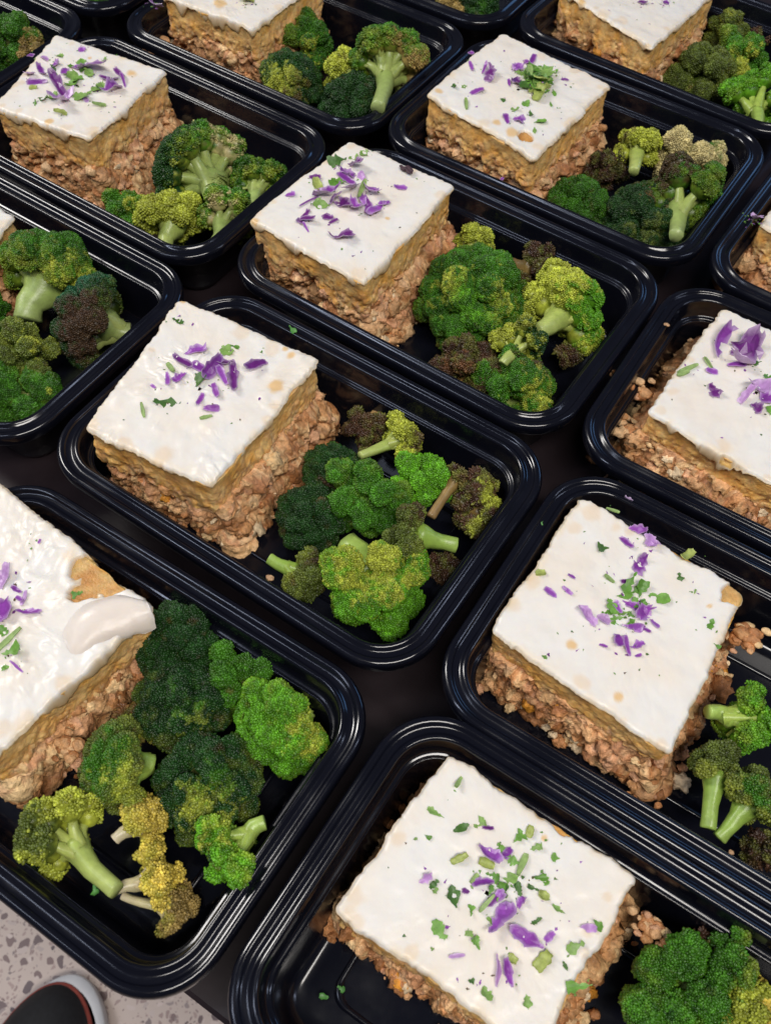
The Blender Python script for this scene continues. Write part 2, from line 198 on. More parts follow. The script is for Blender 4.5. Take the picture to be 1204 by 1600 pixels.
  ('T9',(-50.7, 33.31, 10.05, 5.68, -22.8),'l','curled purple cabbage shard toward the far corner of the bottom edge square'),
  ('T9',(-46.97, 23.2, 9.09, 3.27, 40.6),'l','smallest curled purple cabbage shard in the middle of the bottom edge square'),
  ('T9',(-34.55, 14.83, 14.49, 8.11, 98.2),'l','largest curled purple cabbage shard in the middle of the bottom edge square'),
  ('T9',(-40.61, 19.58, 11.0, 4.13, 65.1),'l','second largest curled purple cabbage shard in the middle of the bottom edge square'),
  ('T9',(-23.55, 15.08, 13.35, 5.67, 4.4),'l','largest curled purple cabbage shard toward the near corner of the bottom edge square'),
  ('T9',(-27.39, -0.93, 10.61, 2.89, -49.4),'l','smallest curled purple cabbage shard toward the near corner of the bottom edge square'),
  ('T9',(-23.97, 0.78, 10.15, 3.14, -44.0),'l','second largest curled purple cabbage shard toward the near corner of the bottom edge square'),
  ('T9',(-31.24, 25.16, 4.88, 3.3, 88.0),'l','smallest curled purple cabbage shard toward the right corner of the bottom edge square'),
  ('T9',(-66.71, 12.26, 6.0, 3.32, 61.3),'l','curled purple cabbage shard toward the left corner of the bottom edge square'),
  ('T9',(-42.64, -4.72, 6.29, 1.73, 42.1),'s','purple cabbage strip toward the near corner of the bottom edge square'),
  ('T9',(-5.53, 31.1, 6.25, 3.7, 23.8),'l','largest curled purple cabbage shard toward the right corner of the bottom edge square'),
  ('T9',(-16.41, 20.27, 4.95, 3.07, 64.1),'s','purple cabbage strip toward the right corner of the bottom edge square'),
  ('T9',(-55.81, 42.3, 4.68, 1.99, 38.0),'s','smallest purple cabbage strip toward the far corner of the bottom edge square'),
  ('T9',(-44.66, 38.13, 5.15, 3.86, 79.5),'s','largest purple cabbage strip toward the far corner of the bottom edge square'),
  ('T9',(-51.31, 16.74, 2.93, 2.39, 14.1),'s','purple cabbage strip in the middle of the bottom edge square'),
  ('T10',(-64.64, 51.67, 9.49, 4.44, 9.0),'l','smallest curled purple cabbage shard toward the far corner of the lower right square'),
  ('T10',(-57.38, 48.82, 7.42, 7.05, -27.1),'l','second largest curled purple cabbage shard toward the far corner of the lower right square'),
  ('T10',(-56.46, 35.77, 9.94, 6.37, 89.5),'l','largest curled purple cabbage shard toward the far corner of the lower right square'),
  ('T10',(-66.53, 41.97, 7.83, 3.22, -15.1),'s','largest purple cabbage strip toward the far corner of the lower right square'),
  ('T10',(-80.38, 10.8, 3.78, 2.05, -1.8),'s','smallest purple cabbage strip toward the far corner of the lower right square'),
  ('T10',(-78.58, 3.28, 5.84, 2.33, -13.0),'s','second largest purple cabbage strip toward the left corner of the lower right square'),
  ('T10',(-84.78, -1.96, 6.39, 3.65, -7.0),'s','largest purple cabbage strip toward the left corner of the lower right square'),
  ('T10',(-65.35, -3.1, 10.41, 5.14, -24.1),'l','curled purple cabbage shard toward the left corner of the lower right square'),
  ('T10',(-58.59, -0.57, 7.25, 4.6, 4.6),'l','fourth largest curled purple cabbage shard in the middle of the lower right square'),
  ('T10',(-55.96, 8.01, 7.15, 3.83, -35.8),'l','smallest curled purple cabbage shard in the middle of the lower right square'),
  ('T10',(-51.26, 13.01, 7.85, 4.04, -1.9),'l','fifth largest curled purple cabbage shard in the middle of the lower right square'),
  ('T10',(-45.11, 12.05, 9.6, 7.07, 63.1),'l','largest curled purple cabbage shard in the middle of the lower right square'),
  ('T10',(-46.08, 3.1, 9.57, 4.21, 22.0),'l','second largest curled purple cabbage shard in the middle of the lower right square'),
  ('T10',(-38.14, 9.79, 5.08, 2.93, -25.5),'s','largest purple cabbage strip toward the right corner of the lower right square'),
  ('T10',(-44.32, -6.85, 9.23, 2.75, -40.8),'s','largest purple cabbage strip toward the near corner of the lower right square'),
  ('T10',(-48.34, -6.91, 7.07, 4.84, -45.7),'l','third largest curled purple cabbage shard in the middle of the lower right square'),
  ('T10',(-39.91, -3.6, 6.57, 3.86, 48.6),'l','curled purple cabbage shard toward the near corner of the lower right square'),
  ('T10',(-58.86, 22.52, 3.68, 2.29, 44.1),'s','second largest purple cabbage strip toward the far corner of the lower right square'),
  ('T10',(-52.91, -12.46, 3.84, 1.59, 10.8),'s','smallest purple cabbage strip toward the left corner of the lower right square'),
  ('T10',(-37.88, -8.09, 3.01, 1.73, 53.3),'s','smallest purple cabbage strip toward the near corner of the lower right square'),
  ('T10',(-39.88, 5.29, 3.86, 1.96, 10.4),'s','smallest purple cabbage strip toward the right corner of the lower right square'),
  ('T11',(-71.87, 31.18, 23.39, 8.79, 97.8),'l','curled purple cabbage shard at the far corner of the right edge square'),
  ('T11',(-57.95, 34.33, 14.86, 18.36, 19.9),'l','largest curled purple cabbage shard toward the far corner of the right edge square'),
  ('T11',(-56.26, 19.58, 18.26, 7.97, 66.4),'l','smallest curled purple cabbage shard toward the far corner of the right edge square'),
  ('T11',(-67.04, 9.19, 6.76, 4.14, 27.0),'s','smallest purple cabbage strip toward the far corner of the right edge square'),
  ('T11',(-60.51, -3.34, 8.49, 6.42, -42.4),'l','curled purple cabbage shard toward the left corner of the right edge square'),
  ('T11',(-41.33, 11.48, 17.69, 10.63, 56.3),'l','largest curled purple cabbage shard in the middle of the right edge square'),
  ('T11',(-45.07, 1.75, 14.09, 5.49, 61.2),'l','second largest curled purple cabbage shard in the middle of the right edge square'),
  ('T11',(-34.47, 7.25, 9.72, 7.2, 20.3),'l','third largest curled purple cabbage shard in the middle of the right edge square'),
  ('T11',(-38.25, -1.38, 5.71, 6.26, 6.5),'l','smallest curled purple cabbage shard in the middle of the right edge square'),
  ('T11',(-57.34, 20.49, 10.4, 3.69, 33.6),'s','largest purple cabbage strip toward the far corner of the right edge square'),
  ('T4',(-38.17, -5.72, 7.76, 5.09, 1.2),'s','purple cabbage strip in the middle of the top right corner square'),
  ('T4',(-23.64, 3.38, 4.58, 5.18, 19.1),'s','purple cabbage strip toward the near corner of the top right corner square'),
  ('T12',(-99.4, -20.78, 9.96, 5.43, -44.2),'l','curled purple cabbage shard at the left corner of the far right sliver square'),
]
HERBS=[
  ('T3',(-39.76, 14.44, 11.89, 6.34, 86.8),'p','ninth largest chopped green herb leaf toward the far corner of the upper right square'),
  ('T3',(-35.6, 18.29, 12.41, 6.46, 104.0),'p','largest chopped green herb leaf toward the right corner of the upper right square'),
  ('T3',(-47.06, 15.31, 10.42, 7.29, 96.5),'p','fourth largest chopped green herb leaf in the middle of the upper right square'),
  ('T3',(-33.21, 7.07, 11.04, 9.43, 57.0),'p','largest chopped green herb leaf toward the near corner of the upper right square'),
  ('T3',(-36.99, 12.96, 10.32, 9.85, 10.6),'p','second largest chopped green herb leaf toward the far corner of the upper right square'),
  ('T3',(-42.22, 24.94, 9.66, 8.27, 61.5),'p','eighth largest chopped green herb leaf toward the far corner of the upper right square'),
  ('T3',(-38.37, 11.97, 9.5, 9.84, 42.2),'p','fourth largest chopped green herb leaf toward the far corner of the upper right square'),
  ('T3',(-39.43, 26.95, 10.62, 8.4, -33.3),'p','seventh largest chopped green herb leaf toward the far corner of the upper right square'),
  ('T3',(-44.93, 8.99, 11.63, 6.45, 85.3),'p','fifth largest chopped green herb leaf in the middle of the upper right square'),
  ('T3',(-38.36, 5.09, 9.6, 3.55, 106.8),'y','pale yellow-green herb chunk in the middle of the upper right square'),
  ('T3',(-47.09, 19.68, 11.84, 8.36, -23.2),'p','sixth largest chopped green herb leaf toward the far corner of the upper right square'),
  ('T3',(-33.2, 13.08, 7.98, 6.9, 75.3),'y','pale yellow-green herb chunk toward the right corner of the upper right square'),
  ('T3',(-38.71, 9.99, 14.55, 5.26, -42.4),'p','third largest chopped green herb leaf in the middle of the upper right square'),
  ('T3',(-40.81, 20.67, 7.05, 8.67, 67.7),'p','tenth largest chopped green herb leaf toward the far corner of the upper right square'),
  ('T3',(-46.8, 27.87, 7.27, 5.85, 28.9),'p','smallest chopped green herb leaf toward the far corner of the upper right square'),
  ('T9',(-39.01, 25.89, 4.68, 3.1, 87.6),'p','third largest chopped green herb leaf in the middle of the bottom edge square'),
  ('T9',(-47.62, 38.23, 3.61, 2.43, 39.8),'p','fifth largest chopped green herb leaf toward the far corner of the bottom edge square'),
  ('T9',(-27.46, 37.65, 4.66, 3.58, -49.3),'p','third largest chopped green herb leaf toward the right corner of the bottom edge square'),
  ('T9',(-38.47, 22.36, 5.22, 2.32, 75.2),'p','sixth largest chopped green herb leaf in the middle of the bottom edge square'),
  ('T9',(-45.84, 11.79, 4.4, 2.92, 107.4),'p','fourth largest chopped green herb leaf in the middle of the bottom edge square'),
  ('T9',(-34.41, 28.9, 4.36, 2.55, -35.2),'p','eighth largest chopped green herb leaf toward the right corner of the bottom edge square'),
  ('T9',(-43.27, 22.27, 4.12, 1.93, 93.8),'p','smallest chopped green herb leaf in the middle of the bottom edge square'),
  ('T9',(-34.29, 28.7, 5.52, 2.28, -45.1),'p','sixth largest chopped green herb leaf toward the right corner of the bottom edge square'),
  ('T9',(-50.95, 22.57, 4.74, 1.91, 78.8),'s','smallest thin green herb stem in the middle of the bottom edge square'),
  ('T9',(-36.8, 12.82, 5.5, 2.18, -7.9),'p','fifth largest chopped green herb leaf in the middle of the bottom edge square'),
  ('T10',(-48.85, 8.46, 3.34, 2.67, 1.9),'p','smallest chopped green herb leaf in the middle of the lower right square'),
  ('T10',(-47.49, 4.8, 4.77, 2.9, 64.9),'p','fifth largest chopped green herb leaf in the middle of the lower right square'),
  ('T10',(-47.56, 14.66, 6.27, 2.45, 54.8),'p','fourth largest chopped green herb leaf in the middle of the lower right square'),
  ('T10',(-50.6, 15.76, 3.64, 2.87, -40.7),'p','eighth largest chopped green herb leaf in the middle of the lower right square'),
  ('T10',(-46.62, 16.82, 3.37, 3.38, 11.2),'p','fourth largest chopped green herb leaf toward the right corner of the lower right square'),
  ('T10',(-57.68, 4.2, 4.13, 2.87, 38.6),'p','seventh largest chopped green herb leaf in the middle of the lower right square'),
  ('T10',(-52.3, 20.89, 5.78, 3.39, 58.9),'p','smallest chopped green herb leaf toward the far corner of the lower right square'),
  ('T10',(-52.18, 7.42, 5.68, 2.21, 42.8),'p','sixth largest chopped green herb leaf in the middle of the lower right square'),
  ('T5',(-39.69, 10.48, 8.29, 4.1, 118.0),'p','smallest chopped green herb leaf toward the near corner of the upper left square'),
  ('T5',(-56.4, 17.62, 9.07, 5.81, -13.9),'p','largest chopped green herb leaf toward the far corner of the upper left square'),
  ('T5',(-70.1, 16.64, 5.97, 4.28, 79.6),'p','third largest chopped green herb leaf at the far corner of the upper left square'),
  ('T5',(-56.37, 4.53, 6.98, 3.95, 5.3),'p','smallest chopped green herb leaf in the middle of the upper left square'),
  ('T5',(-62.88, 18.27, 8.68, 5.17, 120.2),'p','second largest chopped green herb leaf toward the far corner of the upper left square'),
  ('T5',(-56.31, 9.79, 7.29, 7.11, 29.1),'p','fifth largest chopped green herb leaf in the middle of the upper left square'),
  ('T1',(-66.61, 26.46, 9.4, 6.83, 9.8),'p','largest chopped green herb leaf toward the far corner of the centre-left square'),
  ('T1',(-80.78, 0.09, 8.29, 2.84, -18.3),'s','thin green herb stem toward the far corner of the centre-left square'),
  ('T1',(-65.21, 3.55, 8.18, 7.82, -0.3),'p','chopped green herb leaf in the middle of the centre-left square'),
  ('T1',(-68.13, -18.32, 13.06, 6.55, 28.4),'p','chopped green herb leaf toward the left corner of the centre-left square'),
  ('T1',(-74.35, -28.57, 8.28, 1.88, -40.4),'s','thin green herb stem toward the left corner of the centre-left square'),
  ('T1',(-100.2, 27.55, 6.39, 3.67, 21.6),'p','chopped green herb leaf at the far corner of the centre-left square'),
  ('T1',(-46.2, -13.55, 6.32, 2.03, 53.9),'s','thin green herb stem toward the near corner of the centre-left square'),
  ('T1',(-63.6, 30.72, 4.85, 2.65, 21.8),'p','smallest chopped green herb leaf toward the far corner of the centre-left square'),
  ('T1',(-50.32, 36.12, 1.34, 1.78, 34.7),'p','chopped green herb leaf toward the right corner of the centre-left square'),
  ('T2',(-97.91, 27.06, 11.44, 8.35, 58.4),'p','largest chopped green herb leaf at the far corner of the centre square'),
  ('T2',(-92.1, 35.76, 6.29, 6.12, 35.8),'p','second largest chopped green herb leaf at the far corner of the centre square'),
  ('T2',(-89.13, 42.44, 6.47, 5.68, 77.7),'p','smallest chopped green herb leaf at the far corner of the centre square'),
  ('T2',(-94.18, 1.91, 14.68, 6.11, -39.6),'y','pale yellow-green herb chunk toward the far corner of the centre square'),
  ('T2',(-87.06, 7.75, 11.35, 8.19, 88.1),'p','largest chopped green herb leaf toward the far corner of the centre square'),
  ('T2',(-82.03, -10.48, 9.79, 6.75, 35.7),'p','smallest chopped green herb leaf toward the far corner of the centre square'),
  ('T2',(-69.36, 12.65, 13.36, 3.27, 111.9),'s','thin green herb stem in the middle of the centre square'),
  ('T2',(-84.4, 12.55, 6.63, 5.64, 6.9),'p','third largest chopped green herb leaf at the far corner of the centre square'),
  ('T3',(-66.09, -31.66, 10.68, 2.6, -52.2),'s','thin green herb stem toward the left corner of the upper right square'),
  ('T3',(-83.12, -20.12, 3.38, 4.92, 35.6),'p','largest chopped green herb leaf at the left corner of the upper right square'),
  ('T3',(-18.3, -19.62, 8.13, 4.64, 27.5),'p','largest chopped green herb leaf at the near corner of the upper right square'),
  ('T3',(-16.79, -28.95, 6.37, 2.14, -54.3),'p','smallest chopped green herb leaf at the near corner of the upper right square'),
  ('T3',(-27.24, -16.25, 3.72, 5.36, 35.6),'p','second largest chopped green herb leaf toward the near corner of the upper right square'),
  ('T3',(-37.32, -18.53, 5.22, 3.96, 51.1),'p','third largest chopped green herb leaf toward the near corner of the upper right square'),
  ('T3',(-34.27, -8.88, 4.64, 4.89, -22.3),'p','sixth largest chopped green herb leaf in the middle of the upper right square'),
  ('T3',(-53.4, 18.69, 9.43, 10.14, 18.7),'p','fifth largest chopped green herb leaf toward the far corner of the upper right square'),
  ('T3',(-48.92, 28.14, 11.99, 9.61, 65.5),'p','third largest chopped green herb leaf toward the far corner of the upper right square'),
  ('T3',(-40.12, 23.8, 12.66, 10.92, -11.7),'p','largest chopped green herb leaf toward the far corner of the upper right square'),
  ('T3',(-43.57, 14.31, 11.94, 11.4, 35.7),'p','largest chopped green herb leaf in the middle of the upper right square'),
  ('T3',(-35.95, 13.7, 12.94, 8.1, 85.8),'y','pale yellow-green herb chunk toward the far corner of the upper right square'),
  ('T3',(-42.83, 4.46, 9.74, 9.65, 3.0),'p','second largest chopped green herb leaf in the middle of the upper right square'),
  ('T3',(-31.86, 3.79, 14.95, 8.33, 93.7),'y','pale yellow-green herb chunk toward the near corner of the upper right square'),
  ('T3',(-33.87, 21.27, 8.5, 6.4, -23.4),'p','second largest chopped green herb leaf toward the right corner of the upper right square'),
  ('T3',(-48.49, 19.56, 12.72, 4.53, -54.4),'s','thin green herb stem toward the far corner of the upper right square'),
  ('T3',(-42.25, 31.14, 7.72, 5.85, 18.6),'p','eleventh largest chopped green herb leaf toward the far corner of the upper right square'),
  ('T3',(-25.33, 11.87, 6.55, 2.92, -48.6),'p','third largest chopped green herb leaf toward the right corner of the upper right square'),
  ('T3',(-48.89, -14.32, 3.51, 2.69, 3.5),'p','smallest chopped green herb leaf in the middle of the upper right square'),
  ('T3',(-35.94, 33.89, 3.45, 4.37, 35.7),'p','smallest chopped green herb leaf toward the right corner of the upper right square'),
  ('T3',(-77.28, -15.93, 3.38, 3.51, 35.6),'p','smallest chopped green herb leaf at the left corner of the upper right square'),
  ('T3',(-21.38, 0.35, 5.35, 1.76, -55.0),'p','smallest chopped green herb leaf toward the near corner of the upper right square'),
  ('T5',(-57.39, -14.14, 8.61, 6.02, -3.8),'p','largest chopped green herb leaf toward the near corner of the upper left square'),
  ('T5',(-60.26, -20.41, 5.84, 6.4, 7.1),'p','largest chopped green herb leaf toward the left corner of the upper left square'),
  ('T5',(-62.26, 8.13, 11.28, 8.26, 84.9),'p','largest chopped green herb leaf in the middle of the upper left square'),
  ('T5',(-75.24, 5.83, 12.55, 4.24, -27.4),'p','largest chopped green herb leaf at the far corner of the upper left square'),
  ('T5',(-40.14, 5.02, 11.13, 6.68, 84.0),'p','third largest chopped green herb leaf in the middle of the upper left square'),
  ('T5',(-41.0, -4.06, 10.64, 7.72, 6.8),'p','second largest chopped green herb leaf in the middle of the upper left square'),
  ('T5',(-39.16, 11.72, 6.23, 6.19, 19.9),'p','second largest chopped green herb leaf toward the near corner of the upper left square'),
  ('T5',(-68.89, 23.8, 7.56, 5.21, 44.5),'p','second largest chopped green herb leaf at the far corner of the upper left square'),
  ('T5',(-86.28, 20.34, 6.46, 3.65, 19.6),'p','smallest chopped green herb leaf at the far corner of the upper left square'),
  ('T5',(-25.78, -3.99, 8.88, 2.73, 44.0),'s','thin green herb stem at the near corner of the upper left square'),
  ('T5',(-39.5, -24.51, 9.73, 4.03, 35.6),'y','pale yellow-green herb chunk at the near corner of the upper left square'),
  ('T5',(-58.99, 35.46, 3.43, 5.21, 35.8),'p','smallest chopped green herb leaf toward the far corner of the upper left square'),
  ('T5',(-73.98, -15.02, 5.81, 4.24, 35.7),'y','pale yellow-green herb chunk toward the left corner of the upper left square'),
  ('T5',(-56.22, 2.04, 7.69, 7.03, 69.8),'p','fourth largest chopped green herb leaf in the middle of the upper left square'),
  ('T5',(-60.47, -26.39, 2.45, 4.11, 35.7),'p','smallest chopped green herb leaf toward the left corner of the upper left square'),
  ('T6',(-34.96, -8.74, 11.93, 8.35, 36.0),'y','pale yellow-green herb chunk at the near corner of the top middle square'),
  ('T8',(-38.89, 2.92, 14.45, 2.54, 87.9),'s','thin green herb stem in the middle of the bottom left square'),
  ('T8',(-33.67, -0.03, 8.91, 5.56, 44.4),'p','largest chopped green herb leaf toward the near corner of the bottom left square'),
  ('T8',(-44.89, 5.09, 6.38, 4.23, -4.3),'p','chopped green herb leaf in the middle of the bottom left square'),
  ('T8',(-29.37, 35.56, 4.86, 4.65, 56.8),'p','chopped green herb leaf toward the right corner of the bottom left square'),
  ('T8',(-31.12, -7.05, 3.05, 2.77, 93.4),'p','smallest chopped green herb leaf toward the near corner of the bottom left square'),
  ('T9',(-76.56, 35.63, 7.65, 2.59, 3.4),'p','chopped green herb leaf at the far corner of the bottom edge square'),
  ('T9',(-64.77, 36.14, 6.78, 3.46, 47.6),'p','second largest chopped green herb leaf toward the far corner of the bottom edge square'),
  ('T9',(-59.5, 41.98, 5.26, 4.45, 71.0),'p','third largest chopped green herb leaf toward the far corner of the bottom edge square'),
  ('T9',(-74.31, 26.03, 3.02, 2.27, 3.8),'p','smallest chopped green herb leaf toward the far corner of the bottom edge square'),
  ('T9',(-43.32, 46.33, 6.86, 4.83, 70.3),'p','largest chopped green herb leaf toward the far corner of the bottom edge square'),
  ('T9',(-40.81, 50.34, 5.67, 3.5, 98.2),'y','smallest pale yellow-green herb chunk toward the far corner of the bottom edge square'),
  ('T9',(-35.96, 46.15, 5.19, 2.9, 42.6),'p','fourth largest chopped green herb leaf toward the right corner of the bottom edge square'),
  ('T9',(-59.55, 25.78, 8.69, 3.35, 61.3),'y','second largest pale yellow-green herb chunk toward the far corner of the bottom edge square'),
  ('T9',(-37.55, 37.3, 9.45, 2.95, 98.1),'s','thin green herb stem toward the right corner of the bottom edge square'),
  ('T9',(-54.21, 12.35, 8.28, 4.5, -43.0),'p','second largest chopped green herb leaf toward the left corner of the bottom edge square'),
  ('T9',(-62.88, 12.24, 4.41, 2.88, 80.4),'p','third largest chopped green herb leaf toward the left corner of the bottom edge square'),
  ('T9',(-52.66, -0.74, 7.65, 5.33, -25.9),'p','largest chopped green herb leaf toward the left corner of the bottom edge square'),
  ('T9',(-29.58, 36.83, 5.54, 2.37, 33.2),'p','fifth largest chopped green herb leaf toward the right corner of the bottom edge square'),
  ('T9',(-25.24, 31.83, 5.29, 3.88, 13.9),'y','pale yellow-green herb chunk toward the right corner of the bottom edge square'),
  ('T9',(-27.63, 47.25, 3.5, 2.97, 23.5),'p','ninth largest chopped green herb leaf toward the right corner of the bottom edge square'),
  ('T9',(-44.98, 27.32, 5.88, 3.42, 13.9),'p','largest chopped green herb leaf in the middle of the bottom edge square'),
  ('T9',(-38.43, 31.04, 6.66, 3.72, 60.7),'p','second largest chopped green herb leaf toward the right corner of the bottom edge square'),
  ('T9',(-17.9, 30.59, 5.48, 1.99, -6.9),'p','seventh largest chopped green herb leaf toward the right corner of the bottom edge square'),
  ('T9',(-42.24, 17.42, 8.81, 1.87, 79.1),'s','largest thin green herb stem in the middle of the bottom edge square'),
  ('T9',(-14.55, 11.54, 9.5, 5.74, 77.3),'y','largest pale yellow-green herb chunk toward the near corner of the bottom edge square'),
  ('T9',(-6.63, 22.44, 7.45, 3.87, 50.7),'p','largest chopped green herb leaf toward the right corner of the bottom edge square'),
  ('T9',(0.6, 11.24, 9.59, 3.78, 37.5),'p','largest chopped green herb leaf toward the near corner of the bottom edge square'),
  ('T9',(-26.82, -9.64, 5.4, 3.8, -37.5),'p','second largest chopped green herb leaf toward the near corner of the bottom edge square'),
  ('T9',(-13.15, -3.71, 4.93, 2.85, -50.2),'p','chopped green herb leaf at the near corner of the bottom edge square'),
  ('T9',(-6.7, 14.61, 3.38, 1.47, -40.2),'p','fifth largest chopped green herb leaf toward the near corner of the bottom edge square'),
  ('T9',(-42.37, 4.38, 3.12, 3.41, -26.6),'p','fourth largest chopped green herb leaf toward the near corner of the bottom edge square'),
  ('T9',(-3.05, 33.8, 5.03, 3.42, 3.7),'p','chopped green herb leaf at the right corner of the bottom edge square'),
  ('T9',(-33.89, -9.23, 2.38, 1.9, 33.1),'p','smallest chopped green herb leaf toward the near corner of the bottom edge square'),
  ('T9',(-24.44, 5.61, 4.56, 3.69, 4.8),'y','smallest pale yellow-green herb chunk toward the near corner of the bottom edge square'),
  ('T9',(-74.99, 50.86, 5.91, 2.07, 91.1),'s','thin green herb stem at the far corner of the bottom edge square'),
  ('T9',(-41.54, 36.7, 4.93, 3.49, 13.7),'p','fourth largest chopped green herb leaf toward the far corner of the bottom edge square'),
  ('T9',(-29.91, 32.12, 4.84, 1.95, 13.9),'p','tenth largest chopped green herb leaf toward the right corner of the bottom edge square'),
  ('T9',(-38.47, 2.97, 4.85, 3.4, -26.6),'p','third largest chopped green herb leaf toward the near corner of the bottom edge square'),
  ('T9',(-23.02, 22.36, 4.5, 1.78, 59.9),'p','smallest chopped green herb leaf toward the right corner of the bottom edge square'),
  ('T9',(-61.24, 10.52, 2.88, 1.94, 90.1),'p','smallest chopped green herb leaf toward the left corner of the bottom edge square'),
  ('T9',(-39.53, 25.27, 5.98, 3.04, -39.1),'p','second largest chopped green herb leaf in the middle of the bottom edge square'),
  ('T9',(-49.45, 30.09, 7.42, 3.95, 13.8),'y','largest pale yellow-green herb chunk toward the far corner of the bottom edge square'),
  ('T10',(-74.6, 32.92, 6.68, 4.91, 33.3),'p','chopped green herb leaf at the far corner of the lower right square'),
  ('T10',(-93.26, 4.76, 5.49, 3.97, 44.3),'y','pale yellow-green herb chunk toward the left corner of the lower right square'),
  ('T10',(-56.3, 22.6, 11.74, 4.57, 89.5),'p','largest chopped green herb leaf toward the far corner of the lower right square'),
  ('T10',(-50.46, 22.49, 8.93, 5.1, 97.4),'p','second largest chopped green herb leaf toward the right corner of the lower right square'),
  ('T10',(-41.55, 23.24, 9.55, 6.15, 9.9),'p','largest chopped green herb leaf toward the right corner of the lower right square'),
  ('T10',(-55.78, 15.87, 7.9, 4.5, 44.0),'p','largest chopped green herb leaf in the middle of the lower right square'),
  ('T10',(-57.91, 6.73, 7.99, 4.34, -45.9),'p','second largest chopped green herb leaf in the middle of the lower right square'),
  ('T10',(-53.15, 3.37, 7.39, 4.24, 53.8),'p','third largest chopped green herb leaf in the middle of the lower right square'),
  ('T10',(-39.79, 51.22, 10.92, 4.39, 63.6),'y','pale yellow-green herb chunk toward the right corner of the lower right square'),
  ('T10',(-37.99, 38.59, 4.29, 3.1, -58.1),'p','third largest chopped green herb leaf toward the right corner of the lower right square'),
  ('T10',(-16.81, 23.75, 5.36, 3.01, 95.2),'p','largest chopped green herb leaf at the right corner of the lower right square'),
  ('T10',(-65.26, 19.52, 5.76, 2.07, -2.1),'s','thin green herb stem toward the far corner of the lower right square'),
  ('T10',(-10.49, 15.63, 3.45, 1.65, -8.3),'p','smallest chopped green herb leaf toward the right corner of the lower right square'),
  ('T10',(-80.0, 54.96, 6.65, 1.51, 8.9),'s','thin green herb stem at the far corner of the lower right square'),
  ('T10',(-72.43, -31.38, 2.75, 1.55, -0.1),'p','chopped green herb leaf toward the left corner of the lower right square'),
  ('T10',(-29.27, 35.19, 2.78, 0.84, 95.9),'p','smallest chopped green herb leaf at the right corner of the lower right square'),
  ('T11',(-71.01, 13.55, 7.57, 3.05, -32.5),'s','thin green herb stem toward the far corner of the right edge square'),
  ('T11',(-78.47, 3.19, 13.08, 2.95, 57.0),'s','largest thin green herb stem toward the left corner of the right edge square'),
  ('T11',(-79.06, -1.48, 7.22, 2.62, 45.9),'s','smallest thin green herb stem toward the left corner of the right edge square'),
  ('T11',(-48.75, 28.37, 5.17, 3.58, 45.9),'p','smallest chopped green herb leaf toward the far corner of the right edge square'),
  ('T11',(-40.17, 21.73, 4.62, 4.18, -8.4),'p','largest chopped green herb leaf toward the far corner of the right edge square'),
  ('T11',(-31.47, 0.08, 6.65, 3.19, -61.9),'p','chopped green herb leaf in the middle of the right edge square'),
]
LOOSE=[
  ('meat_crumb','T11',-100.89,27.75,3.5,3.2,'single tan meat crumb on the rim of the right edge tray'),
  ('meat_crumb','T1',27.76,-59.85,-8.0,3.94,'flat tan meat crumb below the pale stem in the centre-left tray'),
  ('meat_crumb','T1',0.18,30.15,-2.0,3.0,'pale meat crumb behind the square in the centre-left tray'),
  ('cheese_scrap','T1',-83.27,-48.05,-20.0,4.03,'white cheese scrap hanging by the front of the centre-left square'),
  ('herb_leaf','T1',-53.96,66.29,0.8,5.66,'fresh green herb leaf on the rim of the centre-left tray'),
  ('herb_leaf','T9',-79.13,-42.04,-40.0,3.87,'green herb leaf on the floor of the bottom edge tray, left one'),
  ('herb_leaf','T9',-74.99,-35.79,-40.0,3.62,'green herb leaf on the floor of the bottom edge tray, right one'),
  ('meat_crumb','T10',30.78,-58.3,-14.0,2.36,'small meat crumb right of the forked stem, lower right tray'),
  ('meat_crumb','T5',-16.52,27.55,-20.0,3.96,'stray meat crumb behind the upper left square'),
  ('cabbage_shred','T3',-24.7,-52.12,-12.0,8.32,'purple cabbage shred fallen between crumbs, upper right tray'),
  ('cabbage_shred','T10',-76.56,68.24,-2.0,4.43,'pale lilac cabbage sliver on the back rim of the lower right tray'),
  ('burnt_crumb','T2',-57.14,43.63,16.5,10.08,'dark purple-brown crispy scrap at the back of the centre square'),
  ('herb_leaf','T8',52.78,-52.03,-12.0,5.58,'soft green leaf scrap against the near wall of the bottom left tray'),
  ('herb_leaf','T10',-106.03,31.2,-2.0,3.1,'small green herb fleck on the wall of the lower right tray'),
  ('meat_chunk','T10',1.67,33.2,-10.0,17.69,'rough meat chunk fallen off the right corner of the lower right square'),
  ('meat_chunk','T9',17.98,48.28,-20.0,13.78,'rough meat chunk at the right corner of the bottom edge square'),
  ('meat_chunk','T11',-101.2,-6.07,-14.0,21.3,'tall meat chunk beside the upper side of the right edge square'),
  ('meat_chunk','T11',-88.72,-32.17,-20.0,21.57,'crumbled meat chunk at the left corner of the right edge square'),
  ('meat_chunk','T8',3.62,-15.79,-16.0,15.52,'tan meat chunk at the foot of the torn-cheese square'),
  ('meat_chunk','T5',-7.52,-33.89,-34.0,17.11,'fallen meat chunk by the near wall of the upper left tray'),
  ('meat_chunk','T6',-94.68,-44.56,-26.0,24.22,'craggy meat chunk at the left corner of the top middle square'),
]
EDGE=(-0.0670,0.0198)

S = bpy.context.scene
C = S.collection
MM = .001
FLOOR_Z = -.80          # floor of the room
TABLE_Z = -.0465        # table top (tray rims are z = 0)
TRAY_FLOOR = -.0440

